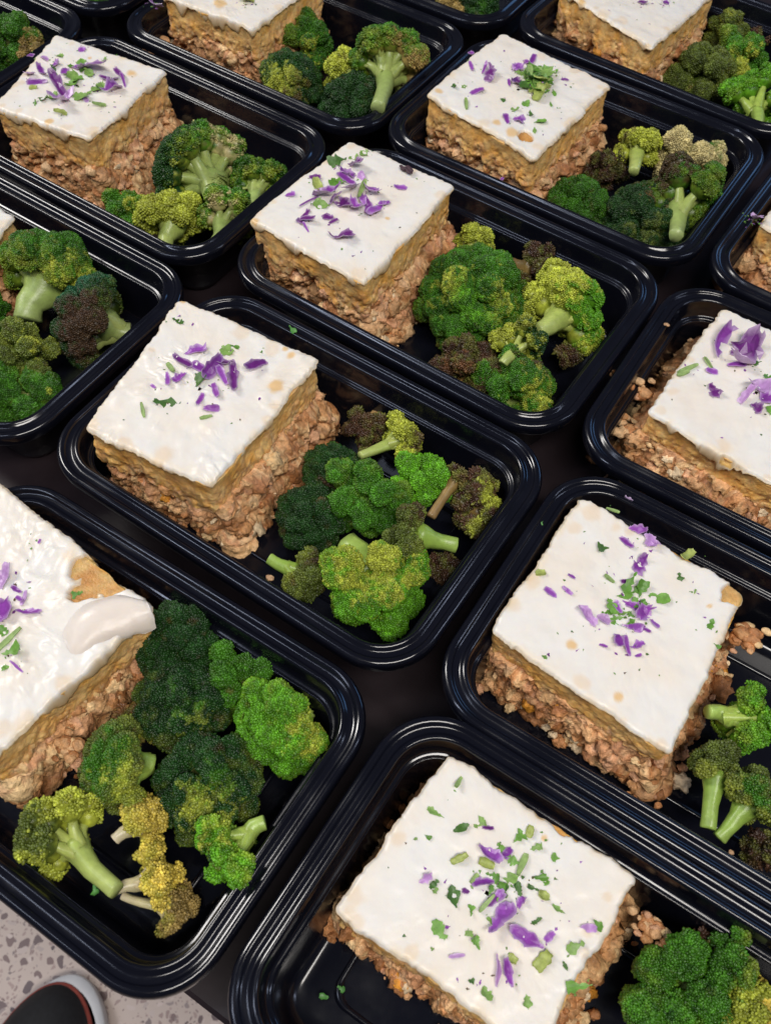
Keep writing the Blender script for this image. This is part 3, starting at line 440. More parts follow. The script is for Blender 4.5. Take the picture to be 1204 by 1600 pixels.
# ---------------------------------------------------------------- camera
cam = bpy.data.cameras.new('camera')
cam_o = bpy.data.objects.new('camera', cam)
C.objects.link(cam_o)
cam.sensor_fit = 'HORIZONTAL'
cam.sensor_width = 36
cam.lens = 36 * CAM['f'] / 1204
cam.clip_start, cam.clip_end = .01, 50
cp, sp_ = math.cos(CAM['pitch']), math.sin(CAM['pitch'])
fw, rt, up = Vector((0, cp, -sp_)), Vector((1, 0, 0)), Vector((0, sp_, cp))
c_, s_ = math.cos(CAM['roll']), math.sin(CAM['roll'])
R_, U_ = rt * c_ + up * s_, up * c_ - rt * s_
m = Matrix((R_, U_, -fw)).transposed().to_4x4()
m.translation = (0, 0, CAM['H'])
cam_o.matrix_world = m
cam.dof.use_dof = True
cam.dof.focus_distance = .45
cam.dof.aperture_fstop = 26
S.camera = cam_o

# ---------------------------------------------------------------- world and lamps
w = bpy.data.worlds.new('World')
S.world = w
w.use_nodes = True
w.node_tree.nodes['Background'].inputs[0].default_value = (.62, .68, .95, 1)
w.node_tree.nodes['Background'].inputs[1].default_value = .085


def lamp(name, loc, target, sx, sy, watts, col):
    l = bpy.data.lights.new(name, 'AREA')
    l.shape = 'RECTANGLE'
    l.size, l.size_y, l.energy, l.color = sx, sy, watts, col
    o = bpy.data.objects.new(name, l)
    C.objects.link(o)
    o.location = loc
    o.rotation_euler = (Vector(target) - Vector(loc)).to_track_quat('-Z', 'Y').to_euler()
    return o


lamp('ceiling_panel_lamp', (.36, -.66, 1.95), (0, .45, 0), 1.3, .4, 36, (1, .95, .89))
lamp('side_panel_lamp', (-1.7, 1.15, 1.6), (-.1, .45, 0), .35, .9, 30, (1, .965, .925))
lamp('ceiling_tube_lamp', (2.1, .1, 1.7), (.1, .4, 0), .12, 1.2, 5, (.66, .75, 1))
lamp('ceiling_tube_lamp', (-1.25, -.1, 1.7), (-.1, .35, 0), .12, 1.2, 7, (.70, .78, 1))
lamp('blue_window_lamp', (1.5, 1.5, .75), (.2, .45, 0), .7, .5, 3.2, (.22, .48, 1))

S.view_settings.view_transform = 'Standard'
S.view_settings.look = 'None'
S.view_settings.exposure = 0
S.view_settings.gamma = 1


# ---------------------------------------------------------------- numeric noise
def _h(ix, iy, iz, s):
    n = (ix * 374761393 + iy * 668265263 + iz * 2147483647 + s * 974711) & 0xffffffff
    n = ((n ^ (n >> 13)) * 1274126177) & 0xffffffff
    n = ((n ^ (n >> 16)) * 2246822519) & 0xffffffff
    return ((n ^ (n >> 15)) & 0xffffff) / 16777215.


def vnoise(p, s=0):
    p = np.asarray(p, float)
    i = np.floor(p).astype(np.int64)
    f = p - i
    f = f * f * f * (f * (f * 6 - 15) + 10)
    r = 0
    for a in (0, 1):
        wx = f[..., 0] if a else 1 - f[..., 0]
        for b in (0, 1):
            wy = f[..., 1] if b else 1 - f[..., 1]
            for c in (0, 1):
                wz = f[..., 2] if c else 1 - f[..., 2]
                r = r + wx * wy * wz * _h(i[..., 0] + a, i[..., 1] + b, i[..., 2] + c, s)
    return r * 2 - 1


def fbm(p, s=0, o=3):
    p = np.asarray(p, float)
    r, a = 0, .6
    for k in range(o):
        r = r + a * vnoise(p * 2 ** k + 17.3 * k, s + k)
        a *= .5
    return r


def worley(p, s=0):
    p = np.asarray(p, float)
    i = np.floor(p).astype(np.int64)
    best = np.full(p.shape[:-1], 9.)
    ids = np.zeros(p.shape[:-1])
    for a in (-1, 0, 1):
        for b in (-1, 0, 1):
            for c in (-1, 0, 1):
                x, y, z = i[..., 0] + a, i[..., 1] + b, i[..., 2] + c
                q = np.stack([x + _h(x, y, z, s), y + _h(x, y, z, s + 1), z + _h(x, y, z, s + 2)], -1)
                d = ((q - p) ** 2).sum(-1)
                k = d < best
                best = np.where(k, d, best)
                ids = np.where(k, _h(x, y, z, s + 3), ids)
    return np.sqrt(best), ids


# ---------------------------------------------------------------- mesh helpers
def mesh(name, verts, tris=None, quads=None, col=None, smooth=True):
    verts = np.asarray(verts, np.float32).reshape(-1, 3)
    me = bpy.data.meshes.new(name)
    me.vertices.add(len(verts))
    me.vertices.foreach_set('co', verts.ravel())
    idx, st, tot = [], [], []
    n = 0
    if quads is not None and len(quads):
        q = np.asarray(quads, np.int32).reshape(-1, 4)
        idx.append(q.ravel()); st.append(np.arange(len(q)) * 4); tot.append(np.full(len(q), 4)); n = len(q) * 4
    if tris is not None and len(tris):
        t = np.asarray(tris, np.int32).reshape(-1, 3)
        idx.append(t.ravel()); st.append(n + np.arange(len(t)) * 3); tot.append(np.full(len(t), 3))
    idx, st, tot = np.concatenate(idx), np.concatenate(st), np.concatenate(tot)
    me.loops.add(len(idx))
    me.loops.foreach_set('vertex_index', idx.astype(np.int32))
    me.polygons.add(len(st))
    me.polygons.foreach_set('loop_start', st.astype(np.int32))
    me.polygons.foreach_set('loop_total', tot.astype(np.int32))
    me.polygons.foreach_set('use_smooth', np.full(len(st), smooth))
    if col is not None:
        a = me.color_attributes.new('Col', 'FLOAT_COLOR', 'POINT')
        cc = np.ones((len(verts), 4), np.float32)
        cc[:, :3] = col
        a.data.foreach_set('color', cc.ravel())
    me.update(calc_edges=True)
    me.validate()
    return me


def obj(name, me, mat, parent=None):
    o = bpy.data.objects.new(name, me)
    C.objects.link(o)
    if mat and not me.materials:
        me.materials.append(mat)
    if parent:
        o.parent = parent
    return o


def thing(name, label, cat, loc=(0, 0, 0), rz=0, group=None):
    o = bpy.data.objects.new(name, None)
    o.empty_display_size = .01
    C.objects.link(o)
    o.location = loc
    o.rotation_euler = (0, 0, rz)
    tag(o, label, cat, group)
    return o


def tag(o, label, cat, group=None):
    o['label'] = label
    o['category'] = cat
    if group:
        o['group'] = group


def ring_quads(nr, n, closed=True):
    a = np.arange(n if closed else n - 1)
    b = (a + 1) % n
    return np.concatenate([np.stack([r * n + a, r * n + b, (r + 1) * n + b, (r + 1) * n + a], 1) for r in range(nr - 1)])


def icosphere(sub):
    t = (1 + 5 ** .5) / 2
    v = [(-1, t, 0), (1, t, 0), (-1, -t, 0), (1, -t, 0), (0, -1, t), (0, 1, t), (0, -1, -t), (0, 1, -t), (t, 0, -1), (t, 0, 1), (-t, 0, -1), (-t, 0, 1)]
    v = [np.array(a) / np.linalg.norm(a) for a in v]
    f = [(0, 11, 5), (0, 5, 1), (0, 1, 7), (0, 7, 10), (0, 10, 11), (1, 5, 9), (5, 11, 4), (11, 10, 2), (10, 7, 6), (7, 1, 8), (3, 9, 4), (3, 4, 2), (3, 2, 6), (3, 6, 8), (3, 8, 9), (4, 9, 5), (2, 4, 11), (6, 2, 10), (8, 6, 7), (9, 8, 1)]
    for _ in range(sub):
        mid, nf = {}, []

        def md(a, b):
            k = (min(a, b), max(a, b))
            if k not in mid:
                p = v[a] + v[b]
                v.append(p / np.linalg.norm(p))
                mid[k] = len(v) - 1
            return mid[k]
        for a, b, c in f:
            x, y, z = md(a, b), md(b, c), md(c, a)
            nf += [(a, x, z), (b, y, x), (c, z, y), (x, y, z)]
        f = nf
    return np.array(v), np.array(f)


ICO1, ICO2 = icosphere(1), icosphere(2)
# a bud: five-sided dome without its hidden bottom
_a = np.arange(5) * 2 * np.pi / 5
BUD_V = np.concatenate([[[0, 0, 1.05]], np.stack([.75 * np.cos(_a), .75 * np.sin(_a), np.full(5, .62)], 1),
                        np.stack([.92 * np.cos(_a + .63), .92 * np.sin(_a + .63), np.full(5, -.35)], 1)])
BUD_F = np.array([(0, 1 + k, 1 + (k + 1) % 5) for k in range(5)] +
                 [(1 + k, 6 + k, 1 + (k + 1) % 5) for k in range(5)] + [(1 + (k + 1) % 5, 6 + k, 6 + (k + 1) % 5) for k in range(5)])


def frames(nrm, rng):
    """orthonormal frames whose third axis is nrm, with a random twist"""
    h = rng.normal(size=nrm.shape)
    x = np.cross(h, nrm)
    x /= np.linalg.norm(x, axis=1)[:, None] + 1e-9
    y = np.cross(nrm, x)
    return np.stack([x, y, nrm], 1)       # rows


def scatter(bv, bf, pos, fr, scale):
    """copies of a small shape joined into one vertex/triangle array"""
    n, k = len(pos), len(bv)
    V = np.einsum('kj,njl->nkl', bv, fr * scale[:, :, None]) + pos[:, None]
    F = bf[None] + (np.arange(n) * k)[:, None, None]
    return V.reshape(-1, 3), F.reshape(-1, 3)


class Bag:
    def __init__(s):
        s.v, s.t, s.c, s.n = [], [], [], 0

    def add(s, v, t, c):
        v = np.asarray(v).reshape(-1, 3)
        t = np.asarray(t)
        if t.shape[1] == 4:
            t = np.concatenate([t[:, [0, 1, 2]], t[:, [0, 2, 3]]])
        s.v.append(v); s.t.append(t + s.n)
        s.c.append(np.broadcast_to(np.asarray(c, float), (len(v), 3)))
        s.n += len(v)

    def mesh(s, name):
        return mesh(name, np.concatenate(s.v), np.concatenate(s.t), None, np.concatenate(s.c))


def tube(pts, rad, n=10, cap=True, lump=0, seed=0):
    """tapered tube along points"""
    pts, rad = np.asarray(pts, float), np.asarray(rad, float)
    T = np.gradient(pts, axis=0)
    T /= np.linalg.norm(T, axis=1)[:, None]
    h = np.array([.3, .2, .93]) if abs(T[0, 2]) < .8 else np.array([1., .1, 0])
    V = []
    a = np.arange(n) * 2 * np.pi / n
    for p, t, r in zip(pts, T, rad):
        x = np.cross(h, t); x /= np.linalg.norm(x)
        y = np.cross(t, x)
        rr = r * (1 + lump * np.sin(a * 3 + seed) + lump * .7 * np.sin(a * 5 + 2 * seed))
        V.append(p + (np.cos(a) * rr)[:, None] * x + (np.sin(a) * rr)[:, None] * y)
    V = np.concatenate(V)
    q = ring_quads(len(pts), n)
    f = np.concatenate([q[:, [0, 1, 2]], q[:, [0, 2, 3]]])
    if cap:
        for r0, p in ((0, pts[0]), ((len(pts) - 1) * n, pts[-1])):
            k = len(V)
            V = np.concatenate([V, p[None]])
            b = np.arange(n)
            tri = np.stack([np.full(n, k), r0 + b, r0 + (b + 1) % n], 1)
            f = np.concatenate([f, tri[:, ::-1] if r0 == 0 else tri])
    return V, f


# ---------------------------------------------------------------- materials
def material(name, rough=.5, attr=True, base=(.5, .5, .5), vary=.25, scale=600, bump=.3, bump_scale=900, bump_dist=.0006, sss=0, sss_r=(.004, .002, .001), spec=.5, coat=0, two=None, rough_var=0):
    m = bpy.data.materials.new(name)
    m.use_nodes = True
    nt = m.node_tree
    N, Lk = nt.nodes, nt.links
    b = N['Principled BSDF']
    b.inputs['Roughness'].default_value = rough
    b.inputs['Specular IOR Level'].default_value = spec
    b.inputs['Coat Weight'].default_value = coat
    b.inputs['Coat Roughness'].default_value = .12
    tc = N.new('ShaderNodeTexCoord')
    if attr:
        src = N.new('ShaderNodeVertexColor'); src.layer_name = 'Col'
        csock = src.outputs['Color']
    else:
        src = N.new('ShaderNodeRGB'); src.outputs[0].default_value = (*base, 1)
        csock = src.outputs[0]
    nz = N.new('ShaderNodeTexNoise')
    nz.inputs['Scale'].default_value = scale
    nz.inputs['Detail'].default_value = 3
    Lk.new(tc.outputs['Object'], nz.inputs['Vector'])
    mr = N.new('ShaderNodeMapRange')
    mr.inputs['From Min'].default_value, mr.inputs['From Max'].default_value = .3, .7
    mr.inputs['To Min'].default_value, mr.inputs['To Max'].default_value = 1 - vary, 1 + vary
    Lk.new(nz.outputs['Fac'], mr.inputs['Value'])
    mul = N.new('ShaderNodeVectorMath'); mul.operation = 'SCALE'
    Lk.new(csock, mul.inputs[0]); Lk.new(mr.outputs[0], mul.inputs['Scale'])
    out = mul.outputs[0]
    if two:
        n2 = N.new('ShaderNodeTexNoise'); n2.inputs['Scale'].default_value = two[1]; n2.inputs['Detail'].default_value = 4
        Lk.new(tc.outputs['Object'], n2.inputs['Vector'])
        r2 = N.new('ShaderNodeMapRange')
        r2.inputs['From Min'].default_value, r2.inputs['From Max'].default_value = two[2], two[3]
        Lk.new(n2.outputs['Fac'], r2.inputs['Value'])
        mx = N.new('ShaderNodeMix'); mx.data_type = 'RGBA'
        mx.inputs['B'].default_value = (*two[0], 1)
        Lk.new(r2.outputs[0], mx.inputs['Factor']); Lk.new(out, mx.inputs['A'])
        out = mx.outputs['Result']
    Lk.new(out, b.inputs['Base Color'])
    if rough_var:
        r3 = N.new('ShaderNodeMapRange')
        r3.inputs['To Min'].default_value, r3.inputs['To Max'].default_value = rough - rough_var, rough + rough_var
        Lk.new(nz.outputs['Fac'], r3.inputs['Value']); Lk.new(r3.outputs[0], b.inputs['Roughness'])
    if bump:
        nb = N.new('ShaderNodeTexNoise'); nb.inputs['Scale'].default_value = bump_scale; nb.inputs['Detail'].default_value = 3
        Lk.new(tc.outputs['Object'], nb.inputs['Vector'])
        bp = N.new('ShaderNodeBump'); bp.inputs['Strength'].default_value = bump; bp.inputs['Distance'].default_value = bump_dist
        Lk.new(nb.outputs['Fac'], bp.inputs['Height']); Lk.new(bp.outputs[0], b.inputs['Normal'])
    if sss:
        b.inputs['Subsurface Weight'].default_value = sss
        b.inputs['Subsurface Radius'].default_value = sss_r
        b.inputs['Subsurface Scale'].default_value = 1
    return m


M_PLASTIC = material('black_plastic', .15, False, (.0042, .0046, .0085), .12, 40, .025, 160, .0003, spec=.5, rough_var=.04)
M_CHEESE = material('melted_cheese', .33, True, vary=.02, scale=120, bump=.22, bump_scale=420, bump_dist=.0006, sss=.25, sss_r=(.004, .003, .0016), spec=.4)
M_MASH = material('sweet_potato_mash', .45, True, vary=.18, scale=380, bump=.6, bump_scale=900, bump_dist=.0008, sss=.2, sss_r=(.004, .0018, .0006))
M_MEAT = material('ground_meat', .46, True, vary=.3, scale=520, bump=.8, bump_scale=1300, bump_dist=.0009, spec=.45)
M_BUD = material('broccoli_buds', .30, True, vary=.25, scale=420, bump=.35, bump_scale=2200, bump_dist=.0004, spec=.36)
M_STEM = material('broccoli_stem', .35, True, vary=.14, scale=260, bump=.3, bump_scale=700, bump_dist=.0004, sss=.15, sss_r=(.002, .003, .001), spec=.5)
M_CAB = material('purple_cabbage', .33, True, vary=.15, scale=500, bump=.2, bump_scale=900, bump_dist=.0003, spec=.5)
M_HERB = material('green_herb', .45, True, vary=.22, scale=600, bump=.3, bump_scale=1200, bump_dist=.0003)
nt = M_PLASTIC.node_tree            # finger smudges: broad patches of duller plastic
sm = nt.nodes.new('ShaderNodeTexNoise'); sm.inputs['Scale'].default_value = 38; sm.inputs['Detail'].default_value = 5
smr = nt.nodes.new('ShaderNodeMapRange')
smr.inputs['From Min'].default_value, smr.inputs['From Max'].default_value = .45, .75
smr.inputs['To Min'].default_value, smr.inputs['To Max'].default_value = .12, .30
tcs = [n for n in nt.nodes if n.type == 'TEX_COORD'][0]
nt.links.new(tcs.outputs['Object'], sm.inputs['Vector']); nt.links.new(sm.outputs['Fac'], smr.inputs['Value'])
nt.links.new(smr.outputs[0], nt.nodes['Principled BSDF'].inputs['Roughness'])
M_TABLE = material('dark_table_top', .33, False, (.017, .0115, .0135), .3, 30, .1, 500, .0003, rough_var=.06)
M_CRUST = material('burnt_crust', .6, True, vary=.3, scale=700, bump=.5)

# ---------------------------------------------------------------- setting: table and floor
TH0 = TRAYS[7][3]
ed = Vector((math.cos(TH0), math.sin(TH0), 0))
en = Vector((-ed.y, ed.x, 0))
e0 = Vector((EDGE[0], EDGE[1], 0))


def table_slab():
    V = []
    for z, ins in ((TABLE_Z - .035, .002), (TABLE_Z - .033, 0), (TABLE_Z - .002, 0), (TABLE_Z, .002)):
        for a, b in ((-1.2, ins), (1.4, ins), (1.4, 1.6), (-1.2, 1.6)):
            p = e0 + ed * a + en * b
            V.append((p.x, p.y, z))
    q = ring_quads(4, 4).tolist() + [[3, 2, 1, 0], [12, 13, 14, 15]]
    return mesh('table_top', V, None, q, smooth=False)


tb = thing('table', 'dark brown-black table whose edge shows past the bottom left tray', 'table', (0, 0, 0))
obj('table_top', table_slab(), M_TABLE, tb)
for a, b in ((-1.05, .12), (1.25, .12), (1.25, 1.48), (-1.05, 1.48)):
    p = e0 + ed * a + en * b
    v, f = tube([(p.x, p.y, FLOOR_Z), (p.x, p.y, FLOOR_Z + .3), (p.x, p.y, TABLE_Z - .035)], [.018, .02, .022], 12)
    obj('table_leg', mesh('table_leg', v, f), M_TABLE, tb)

mt = bpy.data.materials.new('terrazzo')
mt.use_nodes = True
N, Lk = mt.node_tree.nodes, mt.node_tree.links
bs = N['Principled BSDF']
bs.inputs['Roughness'].default_value = .4
tc = N.new('ShaderNodeTexCoord')
last = N.new('ShaderNodeRGB').outputs[0]
last.default_value = (.55, .455, .405, 1)
wn = N.new('ShaderNodeTexNoise'); wn.inputs['Scale'].default_value = 45; wn.inputs['Detail'].default_value = 2
Lk.new(tc.outputs['Object'], wn.inputs['Vector'])
wadd = N.new('ShaderNodeVectorMath'); wadd.operation = 'MULTIPLY_ADD'
wadd.inputs[1].default_value = (.022, .022, .0)
Lk.new(wn.outputs['Color'], wadd.inputs[0]); Lk.new(tc.outputs['Object'], wadd.inputs[2])
for sc, thr, keep, ca, cb in ((200, .45, .6, (.24, .17, .16), (.44, .33, .3)), (60, .37, .5, (.11, .08, .085), (.22, .15, .14)), (95, .4, .55, (.15, .11, .115), (.62, .52, .48))):
    vo = N.new('ShaderNodeTexVoronoi'); vo.inputs['Scale'].default_value = sc
    vo.voronoi_dimensions = '2D'
    Lk.new(wadd.outputs[0], vo.inputs['Vector'])
    sep = N.new('ShaderNodeSeparateColor'); Lk.new(vo.outputs['Color'], sep.inputs[0])
    lt = N.new('ShaderNodeMath'); lt.operation = 'LESS_THAN'; lt.inputs[1].default_value = keep
    Lk.new(sep.outputs[0], lt.inputs[0])
    th = N.new('ShaderNodeMath'); th.operation = 'MULTIPLY'; th.inputs[1].default_value = thr
    Lk.new(sep.outputs[1], th.inputs[0])
    l2 = N.new('ShaderNodeMath'); l2.operation = 'LESS_THAN'
    Lk.new(vo.outputs['Distance'], l2.inputs[0]); Lk.new(th.outputs[0], l2.inputs[1])
    mm_ = N.new('ShaderNodeMath'); mm_.operation = 'MULTIPLY'
    Lk.new(lt.outputs[0], mm_.inputs[0]); Lk.new(l2.outputs[0], mm_.inputs[1])
    cm = N.new('ShaderNodeMix'); cm.data_type = 'RGBA'
    cm.inputs['A'].default_value, cm.inputs['B'].default_value = (*ca, 1), (*cb, 1)
    Lk.new(sep.outputs[2], cm.inputs['Factor'])
    mx = N.new('ShaderNodeMix'); mx.data_type = 'RGBA'
    Lk.new(mm_.outputs[0], mx.inputs['Factor']); Lk.new(last, mx.inputs['A']); Lk.new(cm.outputs['Result'], mx.inputs['B'])
    last = mx.outputs['Result']
Lk.new(last, bs.inputs['Base Color'])
fl = obj('floor', mesh('floor', [(-5, -5, FLOOR_Z), (5, -5, FLOOR_Z), (5, 6, FLOOR_Z), (-5, 6, FLOOR_Z)], None, [[0, 1, 2, 3]], smooth=False), mt)
fl['kind'] = 'structure'
fl['label'] = 'pinkish speckled terrazzo floor below the table'


# ---------------------------------------------------------------- trays
def rrect(L, W, r, n=12):
    P = []
    for cx, cy, a0 in ((L / 2 - r, W / 2 - r, 0), (-L / 2 + r, W / 2 - r, 90), (-L / 2 + r, -W / 2 + r, 180), (L / 2 - r, -W / 2 + r, 270)):
        for k in range(n + 1):
            a = math.radians(a0 + 90 * k / n)
            P.append((cx + r * math.cos(a), cy + r * math.sin(a)))
    P = np.array(P)
    # extra points on the straight sides
    out = []
    for i in range(len(P)):
        a, b = P[i], P[(i + 1) % len(P)]
        k = max(1, int(np.hypot(*(b - a)) / .012))
        for j in range(k):
            out.append(a + (b - a) * j / k)
    return np.array(out)


def shell(profile):
    rows = []
    for d, z in profile:
        P = rrect(TL - 2 * d, TW - 2 * d, max(TR - d * .85, .008), 12)
        rows.append(P)
    n = min(len(r) for r in rows)
    V = []
    base = rrect(TL, TW, TR, 12)
    n = len(base)
    # one parametrisation for every ring: move each point of the outer ring inward
    for d, z in profile:
        r = max(TR - d * .85, .008)
        q = np.abs(base) - np.array([TL / 2 - TR, TW / 2 - TR])
        sg = np.sign(base)
        corner = (q > -1e-9).all(1)
        o = base.copy()
        cen = np.array([TL / 2 - d - r, TW / 2 - d - r])
        nrm = np.where(corner[:, None], np.maximum(q, 0), 0)
        ln = np.linalg.norm(nrm, axis=1)
        dirn = np.where(ln[:, None] > 0, nrm / np.maximum(ln, 1e-9)[:, None], 0)
        o = np.where(corner[:, None], sg * (cen + dirn * r), o)
        # straight sides
        sx = (~corner) & (np.abs(np.abs(base[:, 0]) - TL / 2) < 1e-6)
        sy = (~corner) & (np.abs(np.abs(base[:, 1]) - TW / 2) < 1e-6)
        o[sx] = np.stack([np.sign(base[sx, 0]) * (TL / 2 - d), base[sx, 1] * (cen[1] / (TW / 2 - TR))], 1)
        o[sy] = np.stack([base[sy, 0] * (cen[0] / (TL / 2 - TR)), np.sign(base[sy, 1]) * (TW / 2 - d)], 1)
        V.append(np.column_stack([o, np.full(n, z)]))
    return V, n


def smooth_profile(pts, k=4):
    """Catmull-Rom through the profile points"""
    p = np.array(pts, float)
    q = np.concatenate([[2 * p[0] - p[1]], p, [2 * p[-1] - p[-2]]])
    out = []
    for i in range(len(p) - 1):
        a, b, c, d = q[i:i + 4]
        for j in range(k):
            t = j / k
            out.append(.5 * (2 * b + (c - a) * t + (2 * a - 5 * b + 4 * c - d) * t * t + (3 * b - a - 3 * c + d) * t ** 3))
    out.append(p[-1])
    return out


RIM = smooth_profile([(.0030, -.0064), (.0012, -.0072), (.0002, -.0064), (0, -.0042), (.0002, -.0020), (.0010, -.0006), (.0023, 0), (.0036, -.0004), (.0045, -.0013),
                      (.0055, -.0017), (.0069, -.0017), (.0078, -.0012), (.0088, -.0004), (.0098, -.0002), (.0107, -.0010), (.0111, -.0028)], 5)
BASIN = smooth_profile([(.0111, -.0028), (.0115, -.0055), (.0120, -.0090), (.0126, -.0104), (.0140, -.0110), (.0147, -.0118), (.0150, -.0135), (.0172, -.0370), (.0182, -.0410),
                        (.0205, -.0432), (.0240, -.0440), (.0270, -.0440)], 3)
V, n = shell(RIM)
rim_me = mesh('rim', np.concatenate(V), None, ring_quads(len(V), n))
V, n = shell(BASIN)
Vo, _ = shell([(.0030, -.0062), (.0100, -.0064), (.0108, -.0120), (.0136, -.0130), (.0164, -.0400), (.0190, -.0452), (.0220, -.0462), (.0270, -.0462)])
vin = np.concatenate(V)
vout = np.concatenate(Vo)
cin, cout = np.array([[0, 0, -.0440]]), np.array([[0, 0, -.0462]])
qi = ring_quads(len(V), n)
qo = ring_quads(len(Vo), n)[:, ::-1] + len(vin)
b = np.arange(n)
lasti, lasto = (len(V) - 1) * n, len(vin) + (len(Vo) - 1) * n
ti = np.stack([lasti + b, lasti + (b + 1) % n, np.full(n, len(vin) + len(vout))], 1)
to = np.stack([lasto + (b + 1) % n, lasto + b, np.full(n, len(vin) + len(vout) + 1)], 1)
basin_me = mesh('basin', np.concatenate([vin, vout, cin, cout]), np.concatenate([ti, to]), np.concatenate([qi, qo]))
V, n = shell([(.0330, -.0441), (.0336, -.0432), (.0345, -.0429), (.0354, -.0432), (.0360, -.0441)])
ridge_me = mesh('floor_ridge', np.concatenate(V), None, ring_quads(len(V), n))

TM = {}
for name, x, y, t, lab in TRAYS:
    T = thing('meal_tray', lab, 'food tray', (x, y, 0), t, 'black meal trays in staggered rows')
    TM[name] = (x, y, t)
    obj('rim', rim_me, M_PLASTIC, T)
    obj('basin', basin_me, M_PLASTIC, T)
    obj('floor_ridge', ridge_me, M_PLASTIC, T)


def to_world(n, u, v):
    x, y, t = TM[n]
    return x + (u * math.cos(t) - v * math.sin(t)) * MM, y + (u * math.sin(t) + v * math.cos(t)) * MM


# ---------------------------------------------------------------- baked squares
def perimeter(q, rc, n):
    q = np.array(q, float)
    P = []
    for i in range(4):
        a, b, c = q[i - 1], q[i], q[(i + 1) % 4]
        d1, d2 = (a - b) / np.linalg.norm(a - b), (c - b) / np.linalg.norm(c - b)
        s, e = b + d1 * rc, b + d2 * rc
        for k in range(9):
            t = k / 8
            P.append((1 - t) ** 2 * s + 2 * t * (1 - t) * b + t * t * e)
    P = np.array(P)
    L = np.linalg.norm(np.roll(P, -1, 0) - P, axis=1)
    cum = np.concatenate([[0], np.cumsum(L)])
    s = np.arange(n) * cum[-1] / n
    P2 = np.concatenate([P, P[:1]])
    return np.stack([np.interp(s, cum, P2[:, k]) for k in (0, 1)], 1)


def normals2(P):
    d = np.roll(P, -1, 0) - np.roll(P, 1, 0)
    n = np.stack([d[:, 1], -d[:, 0]], 1)
    return n / np.linalg.norm(n, axis=1)[:, None]


TINTS = np.array([(.72, .40, .185), (.60, .30, .12), (.78, .50, .26), (.44, .19, .07), (.70, .38, .21), (.82, .56, .28), (.56, .25, .095)])


def tint(ids):
    return TINTS[np.minimum((ids * len(TINTS)).astype(int), len(TINTS) - 1)]


CHEESE = {}
LEAN = {'T1': 9, 'T2': 9, 'T10': 8, 'T3': 6, 'T5': 9, 'T8': 4, 'T9': 9, 'T6': 4, 'T4': 3}
DRIP = {'T2': 5, 'T5': 5, 'T8': 6, 'T11': 8, 'T6': 7, 'T9': 2, 'T10': 1.5}
SHIFT = {'T1': (3, 2), 'T2': (1, 1), 'T11': (-6, -4), 'T10': (0, -2.5), 'T12': (-4, -2), 'T3': (2, 1)}


def cheese_height(key, X, Y):
    sd, zt, q, spots = CHEESE[key]
    p = np.stack([X, Y, np.zeros_like(X)], -1)
    h = .9 * fbm(p / 26, sd, 2) + .62 * fbm(p / 7.5, sd + 3, 3)
    if key in ('T1', 'T8', 'T6'):
        wr = np.clip(fbm(p / 17, sd + 12, 2) * 2.2 + .35, 0, 1)
        pw = p + 4 * np.stack([fbm(p / 9, sd + k, 2) for k in (13, 14, 15)], -1)
        h = h + wr * (1.1 * np.abs(vnoise(pw * np.array([.08, .19, 1]), sd + 9)) + .6 * vnoise(pw / 5, sd + 11))
    return zt + h


